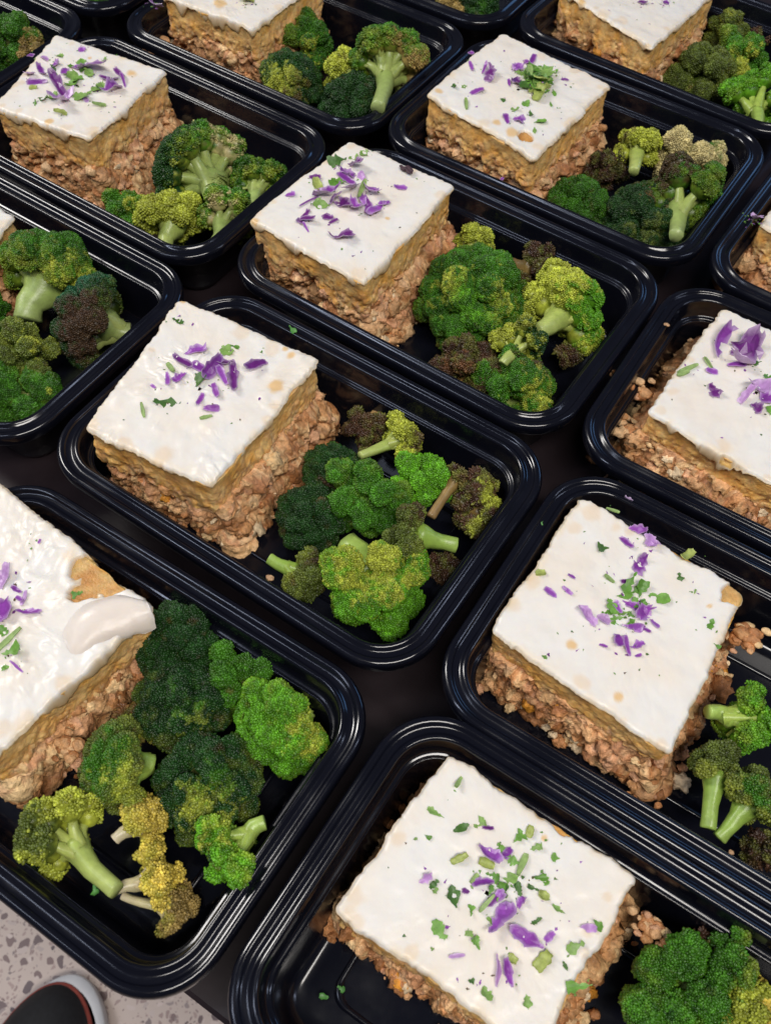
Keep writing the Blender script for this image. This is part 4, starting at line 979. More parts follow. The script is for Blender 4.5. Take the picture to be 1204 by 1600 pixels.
def make_cake(ix, n, quad, zt, spread, crumbs, spots, lab):
    rng = np.random.default_rng(100 + ix)
    sd = 31 * ix + 7
    q = np.array(quad, float)
    if np.cross(q[1] - q[0], q[2] - q[1]) < 0:
        q = q[::-1]
    ctr = q.mean(0)
    wx, wy = to_world(n, *ctr)
    fz = TRAY_FLOOR * 1000
    root = thing('casserole_square', lab, 'casserole', (wx, wy, TRAY_FLOOR), TM[n][2], 'baked meat squares in the trays')
    q = q - ctr
    top = zt - fz                      # height in mm above the tray floor
    spots = [(a - ctr[0], b - ctr[1], r, k) for a, b, r, k in spots]
    for _ in range(9):                                   # faint stains where the layer below shows through, mostly near the rim
        e, f = rng.integers(0, 4), rng.random()
        w_ = q[e] * (1 - f) + q[(e + 1) % 4] * f
        spots.append((w_[0] * rng.uniform(.86, 1), w_[1] * rng.uniform(.86, 1), rng.uniform(2, 6.5), 'f'))
    CHEESE[n] = (sd, top, q, spots)
    NP = 460
    # meat layer
    zc = top * .56
    P = perimeter(q * .97 + np.array(SHIFT.get(n, (0, 0))), 6, NP)
    Nn = normals2(P)
    rows = 46
    Z = np.linspace(0, zc + 3, rows)
    pz = np.stack([np.stack([P[:, 0], P[:, 1], np.full(NP, z)], 1) for z in Z])
    sp = spread * (1 - Z / zc)
    wp = pz + 2.4 * np.stack([fbm(pz / 4.5, sd + k, 2) for k in (61, 62, 63)], -1)
    f1, i1 = worley(wp / 9, sd)
    f2, i2 = worley(wp / 4.2, sd + 20)
    f3, i3 = worley(wp / np.array([1.7, 1.7, 1.3]), sd + 40)
    lump = lambda f: np.sqrt(np.clip(1 - (f / .8) ** 2, 0, 1))
    off = -2.6 + 4.6 * lump(f1) * (.3 + i1) + 2.0 * lump(f2) * (.4 + i2) + .7 * lump(f3) * (.4 + i3) + 3.4 * fbm(pz / 15, sd + 5, 2) + .8 * fbm(pz / np.array([1.6, 1.6, .9]), sd + 6, 2) + sp[:, None]
    off -= 5.5 * np.clip(fbm(pz / np.array([6.5, 6.5, 5.]), sd + 15, 2) * 3.0 - .5, 0, 1)
    off -= 2.5 * np.clip((Z - zc + 3) / 6, 0, 1)[:, None]
    V = pz.copy()
    off = off + LEAN.get(n, 4) * np.clip(Nn[:, 0], 0, 1)[None] * np.clip(1 - Z / zc, 0, 1)[:, None] ** .8
    V[..., :2] += Nn[None] * off[..., None]
    V[..., 2] += 1.5 * fbm(pz / 4, sd + 8, 2)
    V[0, :, 2] = .2
    col = .55 * tint(i2) + .45 * tint(i1)
    wet = np.clip(.5 + 1.9 * fbm(pz / 9, sd + 16, 2), 0, 1)[..., None]
    col = col * (wet * np.array([.72, .63, .55]) + (1 - wet) * np.array([1.18, 1.2, 1.22]))
    col = col * (.85 + .3 * i3)[..., None]
    bag = Bag()
    V = V.reshape(-1, 3)
    qd = ring_quads(rows, NP)
    bag.add(V, qd, col.reshape(-1, 3))
    k = (rows - 1) * NP
    capv = np.concatenate([V[k:], [[0, 0, zc + 3]]])
    b = np.arange(NP)
    bag.add(capv, np.stack([b, (b + 1) % NP, np.full(NP, NP)], 1), TINTS[0])
    # crumbs clinging to the sides and fallen at the foot
    m = crumbs * 3
    ii = rng.integers(0, NP, m)
    zz = zc * rng.random(m) ** 1.5
    loose = rng.random(m) < .22
    zz[loose] = rng.random(loose.sum()) * 3.5 + 1
    offc = np.where(loose, spread * .9 + rng.random(m) ** 2 * (5 + max(spread, 0)), -1 + rng.normal(0, 1.2, m) + spread * (1 - zz / zc))
    offc = offc + LEAN.get(n, 4) * np.clip(Nn[ii, 0], 0, 1) * np.clip(1 - zz / zc, 0, 1) ** .8
    pos = np.stack([P[ii, 0] + Nn[ii, 0] * offc, P[ii, 1] + Nn[ii, 1] * offc, zz], 1)
    size = rng.gamma(1.9, .8, m) + .5
    fr = frames(rng.normal(size=(m, 3)) / 1., rng)
    fr = fr / np.linalg.norm(fr, axis=2)[..., None]
    sc = size[:, None] * rng.uniform(.6, 1.25, (m, 3))
    bv, bf = ICO2 if n in ('T1', 'T2', 'T8', 'T9', 'T10', 'T11') else ICO1
    vv, ff = scatter(bv, bf, pos, fr, sc)
    kk = len(bv)
    cen = np.repeat(pos, kk, 0)
    dv = vv - cen
    amp = 1 + .75 * fbm(vv / 1.9 + 5, sd + 60, 2) + .3 * vnoise(vv / .8, sd + 70)
    vv = cen + dv * amp[:, None]
    tc_ = TINTS[rng.integers(0, len(TINTS), m)].copy()
    fat = rng.random(m) < .10
    tc_[fat] = (.84, .64, .40)
    veg = rng.random(m) < .03
    tc_[veg] = (.72, .30, .035)
    cc = np.repeat(tc_ * rng.uniform(.8, 1.2, (m, 1)), kk, 0)
    bag.add(vv, ff, cc)
    me = bag.mesh('meat_layer')
    me.transform(Matrix.Scale(MM, 4))
    obj('meat_layer', me, M_MEAT, root)
    # mash layer
    P = perimeter(q * .985, 5, NP)
    Nn = normals2(P)
    rows = 34
    low = zc - 3 + 12 * fbm(np.stack([P[:, 0] / 9, P[:, 1] / 9, np.full(NP, 3.3)], 1), sd + 80, 3)
    V, Cc = [], []
    zhi = top - 2.2
    for r in range(rows):
        t = r / (rows - 1)
        z = low + (zhi - low) * t
        p3 = np.stack([P[:, 0], P[:, 1], z], 1)
        w3 = p3 + 2. * np.stack([fbm(p3 / 4, sd + k, 2) for k in (71, 72, 73)], -1)
        f2, i2 = worley(w3 / 3.8, sd + 90)
        o = .1 + 1.7 * fbm(p3 / 12, sd + 81, 2) + .25 * fbm(w3 / 2.2, sd + 84, 2) + .12 * fbm(p3 / 1.1, sd + 85, 2) + np.clip(1.3 - t * 1.6, 0, 1) * (1.7 * np.sqrt(np.clip(1 - (f2 / .8) ** 2, 0, 1)) * (.3 + i2) - .5 + .8 * fbm(w3 / 1.8, sd + 94, 2)) - 2.2 * np.clip(fbm(w3 / 3.2, sd + 83, 2) * 3 - 1.2, 0, 1) * (1 - t)
        o = o - 3.2 * (1 - min(1, t * 7)) ** 2
        V.append(np.column_stack([P + Nn * o[:, None], z]))
        a = np.clip(.5 + 1.1 * fbm(p3 / 6, sd + 86, 2), 0, 1)[:, None]
        b_ = np.clip(1.6 * fbm(p3 / np.array([3., 3., 9.]), sd + 87, 2) - .1, 0, 1)[:, None]
        c0 = (1 - a) * np.array([.90, .45, .105]) + a * np.array([.93, .59, .23])
        c0 = c0 * (1 - .55 * b_) + .55 * b_ * np.array([.62, .29, .12])
        mt_ = np.clip(1 - t * 1.9 + 1.2 * fbm(p3 / 5, sd + 92, 2), 0, 1)[:, None] * .85
        f3_, i3_ = worley(w3 / 2.4, sd + 93)
        c0 = c0 * (1 - mt_) + mt_ * tint(i3_)
        Cc.append(c0)
    # closed top, slightly lumpy; seen where the cheese is torn
    for f in (.97, .9, .8, .68, .55, .4, .25, .1):
        Q = P * f
        p3 = np.column_stack([Q, np.full(NP, zhi)])
        V.append(np.column_stack([Q, zhi + 1.0 * fbm(p3 / 6, sd + 88, 3) * (1 - f ** 8)]))
        a = np.clip(.5 + 1.3 * fbm(p3 / 7, sd + 89, 2), 0, 1)[:, None]
        Cc.append((1 - a) * np.array([.52, .24, .06]) + a * np.array([.66, .42, .15]))
    V = np.concatenate(V)
    me = mesh('mash_layer', V * MM, None, ring_quads(rows + 8, NP), np.concatenate(Cc))
    obj('mash_layer', me, M_MASH, root)
    # cheese
    P = perimeter(q, 3.5, NP)
    Nn = normals2(P)
    p3 = np.column_stack([P, np.zeros(NP)])
    P = P + Nn * (1.7 * fbm(p3 / 14, sd + 50, 2) + .8 * fbm(p3 / 3.5, sd + 51, 2) + .3 * vnoise(p3 / 1.2, sd + 57))[:, None]
    fs = np.concatenate([np.linspace(.02, .9, 38), 1 - np.array([.08, .06, .045, .032, .022, .013, .006, .001])])
    V, Cc = [], []
    R0 = np.linalg.norm(P, axis=1)
    for f in fs:
        Q = P * f
        z = cheese_height(n, Q[:, 0], Q[:, 1])
        ein = R0 * (1 - f)
        z = z - 1.7 * (1 - np.sqrt(np.clip(1 - (1 - np.clip(ein / 2.6, 0, 1)) ** 2, 0, 1)))
        hole = np.zeros(NP); yel = np.zeros(NP)
        for a, b2, r, k in spots:
            d = np.hypot(Q[:, 0] - a, Q[:, 1] - b2) / r + .45 * fbm(np.column_stack([Q, np.full(NP, 9.)]) / 5, sd + 52, 2)
            m_ = np.clip((1 - d) * 2.2, 0, 1)
            if k == 'd': continue
            if k == 'f': yel = np.maximum(yel, m_ * .35); continue
            if k == 'h': hole = np.maximum(hole, np.clip((1 - d) * 5, 0, 1))
            else: yel = np.maximum(yel, m_)
        z = z - 4.2 * hole
        V.append(np.column_stack([Q, z]))
        pp = np.column_stack([Q, np.zeros(NP)])
        warm = np.clip(.5 + fbm(pp / 15, sd + 53, 2), 0, 1)[:, None]
        c0 = (1 - warm) * np.array([.81, .785, .73]) + warm * np.array([.815, .75, .655])
        thin = (np.clip(1 - ein / 4.5, 0, 1) * np.clip(.35 + .9 * fbm(pp / 6, sd + 59, 2), 0, .9))[:, None]
        c0 = c0 * (1 - thin) + thin * np.array([.80, .66, .47])
        yy = np.maximum(yel * .75, hole)[:, None]
        c0 = c0 * (1 - yy) + yy * np.array([.74, .45, .14])
        Cc.append(c0)
    drop = 1.1 + DRIP.get(n, 3.2) * np.clip(fbm(p3 / 9, sd + 54, 2) * 1.6, 0, 1.6) + 1.1 * fbm(p3 / 3, sd + 55, 2)
    for a, b2, r, k in spots:
        if k == 'd':
            d = np.hypot(P[:, 0] - a, P[:, 1] - b2) / r
            drop = np.maximum(drop, 0) + r * .9 * np.exp(-d * d * 1.6) * (.8 + .5 * fbm(p3 / 2.5, sd + 58, 2))
    ztop = V[-1][:, 2]
    for t, o in ((.25, .35), (.5, .5), (.75, .45), (1, .1), (1.02, -1.2)):
        zz = ztop - np.clip(drop, .8, 18) * t
        po = np.column_stack([P, zz])
        V.append(np.column_stack([P + Nn * (o + .25 * fbm(po / 3, sd + 56, 2))[:, None], zz]))
        Cc.append(np.tile(np.array([.80, .64, .45]) * (1 - .10 * t) + np.array([0, -.10, -.20]) * t, (NP, 1)))
    V = np.concatenate(V)
    me = mesh('cheese_topping', V * MM, None, ring_quads(len(fs) + 5, NP), np.concatenate(Cc))
    # close the pinhole at the centre
    obj('cheese_topping', me, M_CHEESE, root)
    if n == 'T8':
        grid_fold(n, FOLD, root, ctr)
    return ctr


def grid_fold(n, rows, root, ctr):
    """a thick fold of melted cheese laid over the torn edge"""
    G = np.array(rows, float) - np.array([ctr[0], ctr[1], TRAY_FLOOR * 1000])
    for axis in (0, 1):
        G = np.moveaxis(G, axis, 0)
        q = np.concatenate([[2 * G[0] - G[1]], G, [2 * G[-1] - G[-2]]])
        o_ = []
        for i in range(len(G) - 1):
            a, b, c, d = q[i:i + 4]
            for t in np.arange(9) / 9:
                o_.append(.5 * (2 * b + (c - a) * t + (2 * a - 5 * b + 4 * c - d) * t * t + (3 * b - a - 3 * c + d) * t ** 3))
        o_.append(G[-1])
        G = np.moveaxis(np.array(o_), 0, axis)
    nu, nv = G.shape[:2]
    du, dv = np.gradient(G, axis=0), np.gradient(G, axis=1)
    N_ = np.cross(du, dv)
    N_ /= np.linalg.norm(N_, axis=2)[..., None]
    if N_[..., 2].mean() < 0: N_ = -N_
    uu, vv = np.meshgrid(np.linspace(0, 1, nu), np.linspace(0, 1, nv), indexing='ij')
    G[..., 2] -= 4.0 * np.clip(1 - vv / .42, 0, 1) ** 1.5 + .6 * np.clip(1 - uu / .2, 0, 1)
    rim_ = np.minimum(np.minimum(uu, 1 - uu) * 5, np.minimum(vv, 1 - vv) * 5)
    th_ = 1.5 * np.sqrt(np.clip(rim_, 0, 1)) + .02
    G = G + .7 * np.stack([fbm(G / 6, 300 + k, 2) for k in range(3)], -1) * np.array([1, 1, .5])
    wav = (1.6 * fbm(G / 5, 310, 2) * np.clip((uu - .7) * 3.3, 0, 1))[..., None]
    G = G - du * 9 * wav * .2
    top_, bot = G + N_ * th_[..., None], G - N_ * .4
    i, j = np.meshgrid(np.arange(nu - 1), np.arange(nv - 1), indexing='ij')
    a = (i * nv + j).ravel()
    qd = np.stack([a, a + nv, a + nv + 1, a + 1], 1)
    M = nu * nv
    col = np.tile(np.array([.82, .70, .585]), (M, 1)) * (1 - .1 * uu.reshape(-1, 1)) + np.array([0, .04, .08]) * (1 - uu.reshape(-1, 1))
    bd = np.array([k * nv for k in range(nu)] + [(nu - 1) * nv + k for k in range(1, nv)] + [k * nv + nv - 1 for k in range(nu - 2, -1, -1)] + [k for k in range(nv - 2, 0, -1)])
    b2 = np.roll(bd, -1)
    me = mesh('cheese_fold', np.concatenate([top_.reshape(-1, 3), bot.reshape(-1, 3)]) * MM, None,
              np.concatenate([qd, qd[:, ::-1] + M, np.stack([bd, b2, b2 + M, bd + M], 1)]), np.concatenate([col, col]))
    obj('cheese_fold', me, M_CHEESE, root)


CTR = {}
for i, (n, quad, zt, spread, crumbs, spots, lab) in enumerate(CAKES):
    CTR[n] = make_cake(i, n, quad, zt, spread, crumbs, spots, lab)

# ---------------------------------------------------------------- broccoli
COLS = {'d': (.013, .050, .008), 'm': (.040, .135, .008), 'b': (.095, .28, .012), 'o': (.085, .115, .018), 'y': (.35, .39, .042), 'Y': (.56, .43, .07),
        'k': (.062, .030, .017), 'r': (.16, .07, .028), 'p': (.52, .44, .20), 't': (.33, .23, .07), 't2': (.02, .10, .045)}
STEMC = {'d': (.30, .38, .10), 'm': (.30, .40, .10), 'b': (.33, .48, .08), 'o': (.26, .40, .06), 'y': (.40, .50, .11), 'Y': (.60, .55, .28), 'k': (.30, .20, .06), 'r': (.25, .2, .08), 'p': (.55, .48, .25), 't': (.52, .48, .22)}
NEAR = ('T1', 'T2', 'T8', 'T9', 'T10', 'T7', 'T3')


def floret(ix, n, u, v, z, R, tip, base, yel, patches, lab):
    R *= 1.17
    side_view = 'S' in base
    dome = base == 'd' or any(k in lab for k in ('half-domed', 'mushroom', 'big glossy', 'brightest green', 'even green', 'upright olive', 'large loose'))
    base = base.rstrip('S')
    rng = np.random.default_rng(500 + ix)
    sd = 13 * ix + 3
    Cc = np.array([u, v, z])
    x, y, t = TM[n]
    cw = np.array([-x, -y, CAM['H']]) - np.array([0, 0, z * MM])
    cw = np.array([cw[0] * math.cos(t) + cw[1] * math.sin(t), -cw[0] * math.sin(t) + cw[1] * math.cos(t), cw[2]])
    cw /= np.linalg.norm(cw)
    if tip is None:
        d = .75 * cw + np.array([0, 0, .45]) + rng.normal(0, .28, 3)
        d /= np.linalg.norm(d)
        T = Cc - d * R * 1.25
    else:
        T = np.array(tip)
        d = Cc - T
        d /= np.linalg.norm(d)
    wx, wy = to_world(n, u, v)
    root = thing('broccoli_floret', lab + (', ' + PH[n] if len((lab + PH[n]).split()) < 16 and 'tray' not in lab else ''), 'broccoli', (wx, wy, TRAY_FLOOR), t, 'roasted broccoli florets in the trays')
    o = np.array([u, v, TRAY_FLOOR * 1000])
    Cl, Tl = Cc - o, T - o
    B = Cl - d * R * (.8 if side_view else .62 if tip is not None else .55)                                  # where the branches part
    burnt = base in 'kr'
    nl = (22 if dome else 15) if R > 7 else 9
    # main heads in a fan round the axis; each carries a cluster of small knobs
    nm = (24 if dome else 9) if R > 7 else 6
    k = np.arange(nm) + .5
    amax = (1.2 if side_view else 1.3 if tip is not None else 1.45) if not burnt else 1.7
    ph = amax * np.sqrt(k / nm) + rng.normal(0, .10, nm)
    az = k * 2.39996 + rng.random() * 6
    ax = frames(d[None], rng)[0]
    D = (np.sin(ph) * np.cos(az))[:, None] * ax[0] + (np.sin(ph) * np.sin(az))[:, None] * ax[1] + np.cos(ph)[:, None] * d
    reach = rng.uniform(.86, .93, nm) if dome else rng.uniform(.62, 1.04, nm)
    HC = B + D * (R * reach * (1 - .15 * np.sin(ph)))[:, None]
    HR = R * (rng.uniform(.25, .31, nm) if dome else rng.uniform(.26, .42, nm)) * (1.15 if nm == 6 else 1)
    LC, LR, LO = [HC - D * (HR * .25)[:, None]], [HR * .86], [D]
    ns = 7
    for j in range(nm):
        q = rng.normal(size=(ns, 3)) * .75 + D[j] * 1.0
        q /= np.linalg.norm(q, axis=1)[:, None]
        LC.append(HC[j] + q * HR[j] * (.50 if dome else .66))
        LR.append(HR[j] * (rng.uniform(.50, .62, ns) if dome else rng.uniform(.36, .60, ns)))
        LO.append(q)
    LC, LR, LO = np.concatenate(LC), np.concatenate(LR), np.concatenate(LO)
    LC[:, 2] = np.maximum(LC[:, 2], LR * .75)
    nl = nm
    bag = Bag()
    s = (1.12 if n in NEAR else 1.4)
    if base in 'yYp': s *= 1.12
    base_c = np.array(COLS[base])
    bright = rng.uniform(.85, 1.2)

    def colour(p):
        rel = (p - Cl) / R
        c = np.tile(base_c * bright, (len(p), 1))
        if burnt:
            ol = np.clip(fbm(p / 4.5, sd + 3, 2) * 2.4 + .25, 0, 1)[:, None] * .8
            c = c * (1 - ol) + ol * (np.array(COLS['o']) * .8 + np.array(COLS['t']) * .12)
        g = fbm(p / 4.5, sd + 1, 3)[:, None]
        c = c * (1 + .7 * g)
        side = ((p - B) @ d) / R
        yy = np.clip((.55 - side) * 1.4 + 1.1 * fbm(p / 4, sd + 2, 2), 0, 1)[:, None] * yel
        c = c * (1 - yy) + yy * np.array(COLS['y'])
        br = np.clip(fbm(p / 5, sd + 4, 2) * 2.6 - 1., 0, 1)[:, None] * .5
        c = c * (1 - br) + br * np.array(COLS['r']) * .7
        for a, b2, c2, cn, sz in patches:
            e = np.array([a, b2, c2])
            dd = np.linalg.norm(rel - e * .8, axis=1) + .65 * fbm(p / 3.4, sd + 6, 3)
            mk = np.clip((sz * 1.0 - dd) * 2.4 + rng.normal(0, .07, len(p)), 0, 1)[:, None] * (.9 if cn in 'kr' else 1)
            c = c * (1 - mk) + mk * np.array(COLS[cn])
        return c * rng.uniform(.72, 1.34, (len(p), 1))
    # body under the buds
    for j in range(len(LC)):
        bv, bf = ICO2 if j < nm else ICO1
        bag.add(LC[j] + bv * LR[j] * .92, bf, (base_c * .8 if not (yel > .5) else base_c * .8))
    bag.c = [colour(v) * .85 for v in bag.v]
    # buds
    pp, nn_, own = [], [], []
    for j in range(len(LC)):
        cnt = max(8, int(4 * np.pi * LR[j] ** 2 / (s * s) * 1.3))
        kk = np.arange(cnt) + .5
        zz = 1 - 2 * kk / cnt
        rr = np.sqrt(1 - zz * zz)
        aa = kk * 2.39996 + rng.random() * 6
        nr = np.stack([rr * np.cos(aa), rr * np.sin(aa), zz], 1)
        pp.append(LC[j] + nr * LR[j]); nn_.append(nr); own.append(np.full(cnt, j))
    p, nr, own = np.concatenate(pp), np.concatenate(nn_), np.concatenate(own)
    nr = nr + rng.normal(0, .06, nr.shape)
    nr /= np.linalg.norm(nr, axis=1)[:, None]
    keep = (nr @ cw > -.6) & (p[:, 2] > .3)
    out = p - B
    out /= np.linalg.norm(out, axis=1)[:, None] + 1e-9
    keep &= (nr * out).sum(1) > (.16 if side_view else -.05 if tip is not None else -.3)
    p, nr, own = p[keep], nr[keep], own[keep]
    dm = np.linalg.norm(p[:, None] - LC[None], axis=2) - LR[None] * .96
    dm[np.arange(len(p)), own] = 1
    keep = (dm > 0).all(1)
    if burnt:
        keep &= fbm(p / 3, sd + 9, 2) > -.4
    p, nr = p[keep], nr[keep]
    f1, _ = worley(p / 2.6, sd + 8)
    p = p + nr * (.75 * np.sqrt(np.clip(1 - (f1 / .75) ** 2, 0, 1)) - .3 + rng.normal(0, .15, len(p)))[:, None]
    ln = nr + rng.normal(0, .25, nr.shape)
    ln /= np.linalg.norm(ln, axis=1)[:, None]
    sz = s * .56 * rng.uniform(.6, 1.4, len(p))
    lenf = rng.uniform(.8, 1.6, len(p)) if not burnt else rng.uniform(.6, 2.4, len(p))
    vv, ff = scatter(BUD_V, BUD_F, p, frames(ln, rng), np.stack([sz, sz, sz * lenf], 1))
    bag.add(vv, ff, np.repeat(colour(p), len(BUD_V), 0))
    LC, LR = HC, HR
    me = bag.mesh('crown')
    me.transform(Matrix.Scale(MM, 4))
    obj('crown', me, M_BUD, root)
    # stem and branches
    sb = Bag()
    sc0 = np.array(STEMC.get(base, (.3, .4, .1))) * rng.uniform(.85, 1.1)
    sr = R * rng.uniform(.21, .27) if tip is not None else R * .2
    if side_view: sr *= .82
    taper = np.array([.88, .97, .92, .95, 1.12, 1.55, 1.8]) if not side_view else np.array([.84, .9, .9, .98, 1.08, 1.3, 1.35])
    mid = (Tl + B) / 2 + rng.normal(0, R * .05, 3)
    pts = np.array([Tl + (mid - Tl) * a for a in (0, .08, .5)] + [mid] + [mid + (B - mid) * a for a in (.5, 1)] + [B + d * R * (.12 if side_view else .25)])
    vv, ff = tube(pts, sr * taper, 14, True, .05, ix)
    vv = vv + .5 * np.stack([fbm(vv / 3, sd + k2, 2) for k2 in (31, 32, 33)], 1)
    tt = np.clip(((vv - Tl) @ d) / max(1e-6, (B - Tl) @ d), 0, 1)[:, None]
    endc = sc0 * np.array([1.15, 1.08, 1.5])
    sb.add(vv, ff, endc * (1 - tt) + sc0 * tt)
    for j in range(nl):
        a = B - d * R * .15 + rng.normal(0, R * .03, 3)
        e = LC[j] - D[j] * LR[j] * .1
        m1 = a + (e - a) * .45 + d * R * .10 * (1 if ph[j] > .8 else 0)
        vv, ff = tube([a, a + (m1 - a) * .6, m1, (m1 + e) / 2, e], R * np.array([.19, .15, .115, .095, .10]), 8, False, .06, j)
        sb.add(vv, ff, sc0 * np.array([1.1, 1.02, 1.1]))
        for _ in range(3 if side_view else 0):            # fine twigs under the head
            e2 = LC[j] - D[j] * LR[j] * .2 + rng.normal(0, LR[j] * .3, 3)
            vv, ff = tube([m1, (m1 + e2) / 2 + rng.normal(0, .3, 3), e2], R * np.array([.055, .045, .05]), 6, False)
            sb.add(vv, ff, sc0 * np.array([1.15, 1.03, 1.1]))
    me = sb.mesh('stem')
    vs = np.empty(len(me.vertices) * 3, np.float32)
    me.vertices.foreach_get('co', vs)
    vs = vs.reshape(-1, 3); vs[:, 2] = np.maximum(vs[:, 2], .25)
    me.vertices.foreach_set('co', vs.ravel())
    me.transform(Matrix.Scale(MM, 4))
    me.update()
    obj('stem', me, M_STEM, root)


for i, a in enumerate(FLORETS):
    floret(i, *a)


# ---------------------------------------------------------------- toppings
def flake(L, W, kind, rng, col_in, col_edge, thick, curl, jag):
    """a bent, tapered, slightly torn flake with real thickness; returns verts, tris, colours (mm)"""
    nx, ny = 9, 5
    s = np.linspace(-1, 1, nx)
    if kind == 's':
        wv = (1 - .35 * np.abs(s + rng.uniform(-.4, .4))) * np.where(np.abs(s) > .98, .75, 1)
    elif kind == 'l':
        pk = rng.uniform(-.5, .5)
        wv = np.clip(1.05 - .62 * np.abs(s - pk) ** rng.uniform(.8, 2) + rng.normal(0, .13, nx), .16, 1.15)
    elif kind == 'p':
        pk = rng.uniform(-.6, .6)
        wv = np.clip(1.1 - np.abs(s - pk) * .8 + rng.normal(0, .24, nx), .1, 1.25)
    else:
        wv = np.clip(1 - .3 * s * s + rng.normal(0, .1, nx), .4, 1.2)
    t = np.linspace(-1, 1, ny)
    mid = rng.normal(0, .12) * np.sin(s * 2)
    X = np.repeat(s[:, None], ny, 1) * L / 2 + rng.normal(0, jag, (nx, ny)) * W / 2
    Y = (t[None] * wv[:, None] + mid[:, None]) * W / 2 + rng.normal(0, jag, (nx, ny)) * W / 3
    c1, c2 = curl * rng.uniform(-.2, 1), curl * rng.uniform(.2, 1)
    Z = c1 * L * (X / (L / 2)) ** 2 * .22 + c2 * W * (Y / (W / 2)) ** 2 * .38 + rng.normal(0, .1) * X * .3
    Z += .12 * W * np.sin(X / L * 7 + rng.random() * 6) * curl
    up_ = np.stack([X, Y, Z + thick], -1).reshape(-1, 3)
    dn = np.stack([X, Y, Z], -1).reshape(-1, 3)
    i, j = np.meshgrid(np.arange(nx - 1), np.arange(ny - 1), indexing='ij')
    a = (i * ny + j).ravel()
    q = np.stack([a, a + ny, a + ny + 1, a + 1], 1)
    M = nx * ny
    bd = list(range(0, M, ny)) + [(nx - 1) * ny + k for k in range(1, ny)] + [k * ny + ny - 1 for k in range(nx - 2, -1, -1)] + [k for k in range(ny - 2, 0, -1)]
    bd = np.array(bd)
    b2 = np.roll(bd, -1)
    side = np.stack([bd, b2, b2 + M, bd + M], 1)
    q = np.concatenate([q, q[:, ::-1] + M, side])
    edge = np.zeros(M, bool); edge[bd] = True
    cu = np.where(edge[:, None], .58 * np.array(col_in) + .42 * np.array(col_edge), np.array(col_in))
    cd = np.tile(.5 * np.array(col_in) + .5 * np.array(col_edge), (M, 1))
    return np.concatenate([up_, dn]), q, np.concatenate([cu, cd])


def settle(n, u, v, V, ang, tilt, rng, sink=.35):
    """turn a flake, tip it a little and lay it on the cheese; returns cake-floor-relative verts in mm"""
    a = math.radians(ang)
    Rz = np.array([[math.cos(a), -math.sin(a), 0], [math.sin(a), math.cos(a), 0], [0, 0, 1]])
    ax, ay = rng.normal(0, tilt, 2)
    Rx = np.array([[1, 0, 0], [0, math.cos(ax), -math.sin(ax)], [0, math.sin(ax), math.cos(ax)]])
    Ry = np.array([[math.cos(ay), 0, math.sin(ay)], [0, 1, 0], [-math.sin(ay), 0, math.cos(ay)]])
    V = V @ (Rz @ Rx @ Ry).T
    return V


PLACED = {}


def lay(name, n, pc, kind, lab, cat, mat, rng, V, q, c, tilt, group):
    u, v, L, W, ang = pc
    V = settle(n, u, v, V, ang, tilt, rng)
    cu, cv = CTR[n]
    h = cheese_height(n, V[:, 0] + u - cu, V[:, 1] + v - cv)
    near = [zz for (a, b, r, zz) in PLACED.get(n, []) if math.hypot(a - u, b - v) < (r + L) * .27]
    stack = min(len(near), 4) * .9
    lift = np.max(h - V[:, 2]) - .45 * min(1., W / 6)
    z0 = lift + stack * .75
    PLACED.setdefault(n, []).append((u, v, L, 0))
    wx, wy = to_world(n, u, v)
    zbase = float(V[:, 2].min())
    me = mesh(name, (V - np.array([0, 0, zbase])) * MM, None, q, c, smooth=cat == 'herb' and kind != 'p')
    o = obj(name, me, mat)
    o.location = (wx, wy, TRAY_FLOOR + (z0 + zbase) * MM)
    o.rotation_euler = (0, 0, TM[n][2])
    tag(o, lab, cat, group)
    return o


rng = np.random.default_rng(7)
PUR = [(.19, .034, .27), (.25, .05, .34), (.14, .02, .18), (.28, .07, .39)]
for n, pc, k, lab in CABBAGE:
    L, W = pc[2] * 1.02, max(pc[3] * 1.0, 1.1)
    ci = np.array(PUR[rng.integers(0, 4)])
    if rng.random() < .14: ci = ci * .5 + np.array([.34, .22, .36])
    V, q, c = flake(L, W, k, rng, ci, (.76, .62, .78), .36, .9 if k == 'l' else .45, .17 if k == 'l' else .10)
    lay('cabbage_shred', n, pc, k, lab, 'cabbage', M_CAB, rng, V, q, c, .34 if k == 'l' else .2, 'purple cabbage pieces on the cheese')
GRN = [(.10, .24, .03), (.15, .32, .05), (.06, .145, .025), (.20, .34, .08)]
for n, pc, k, lab in HERBS:
    L, W = pc[2], max(pc[3], .8)
    if k == 'y':
        g, th_, cu_ = (.34, .40, .10), .8, .6
        L, W = L * .85, W * .85
    elif k == 's':
        g, th_, cu_ = (.26, .38, .12), .8, .1
    else:
        g, th_, cu_ = GRN[rng.integers(0, 4)], .22, .5
    V, q, c = flake(L, W, {'s': 's', 'p': 'p', 'y': 'y'}[k], rng, g, np.array(g) * 1.35, th_, cu_, .10 if k == 'p' else .05)
    lay('herb_leaf' if k == 'p' else ('herb_sprig' if k == 's' else 'herb_chunk'), n, pc, k, lab, 'herb', M_HERB, rng, V, q, c, .2, 'chopped herb pieces on the cheese')

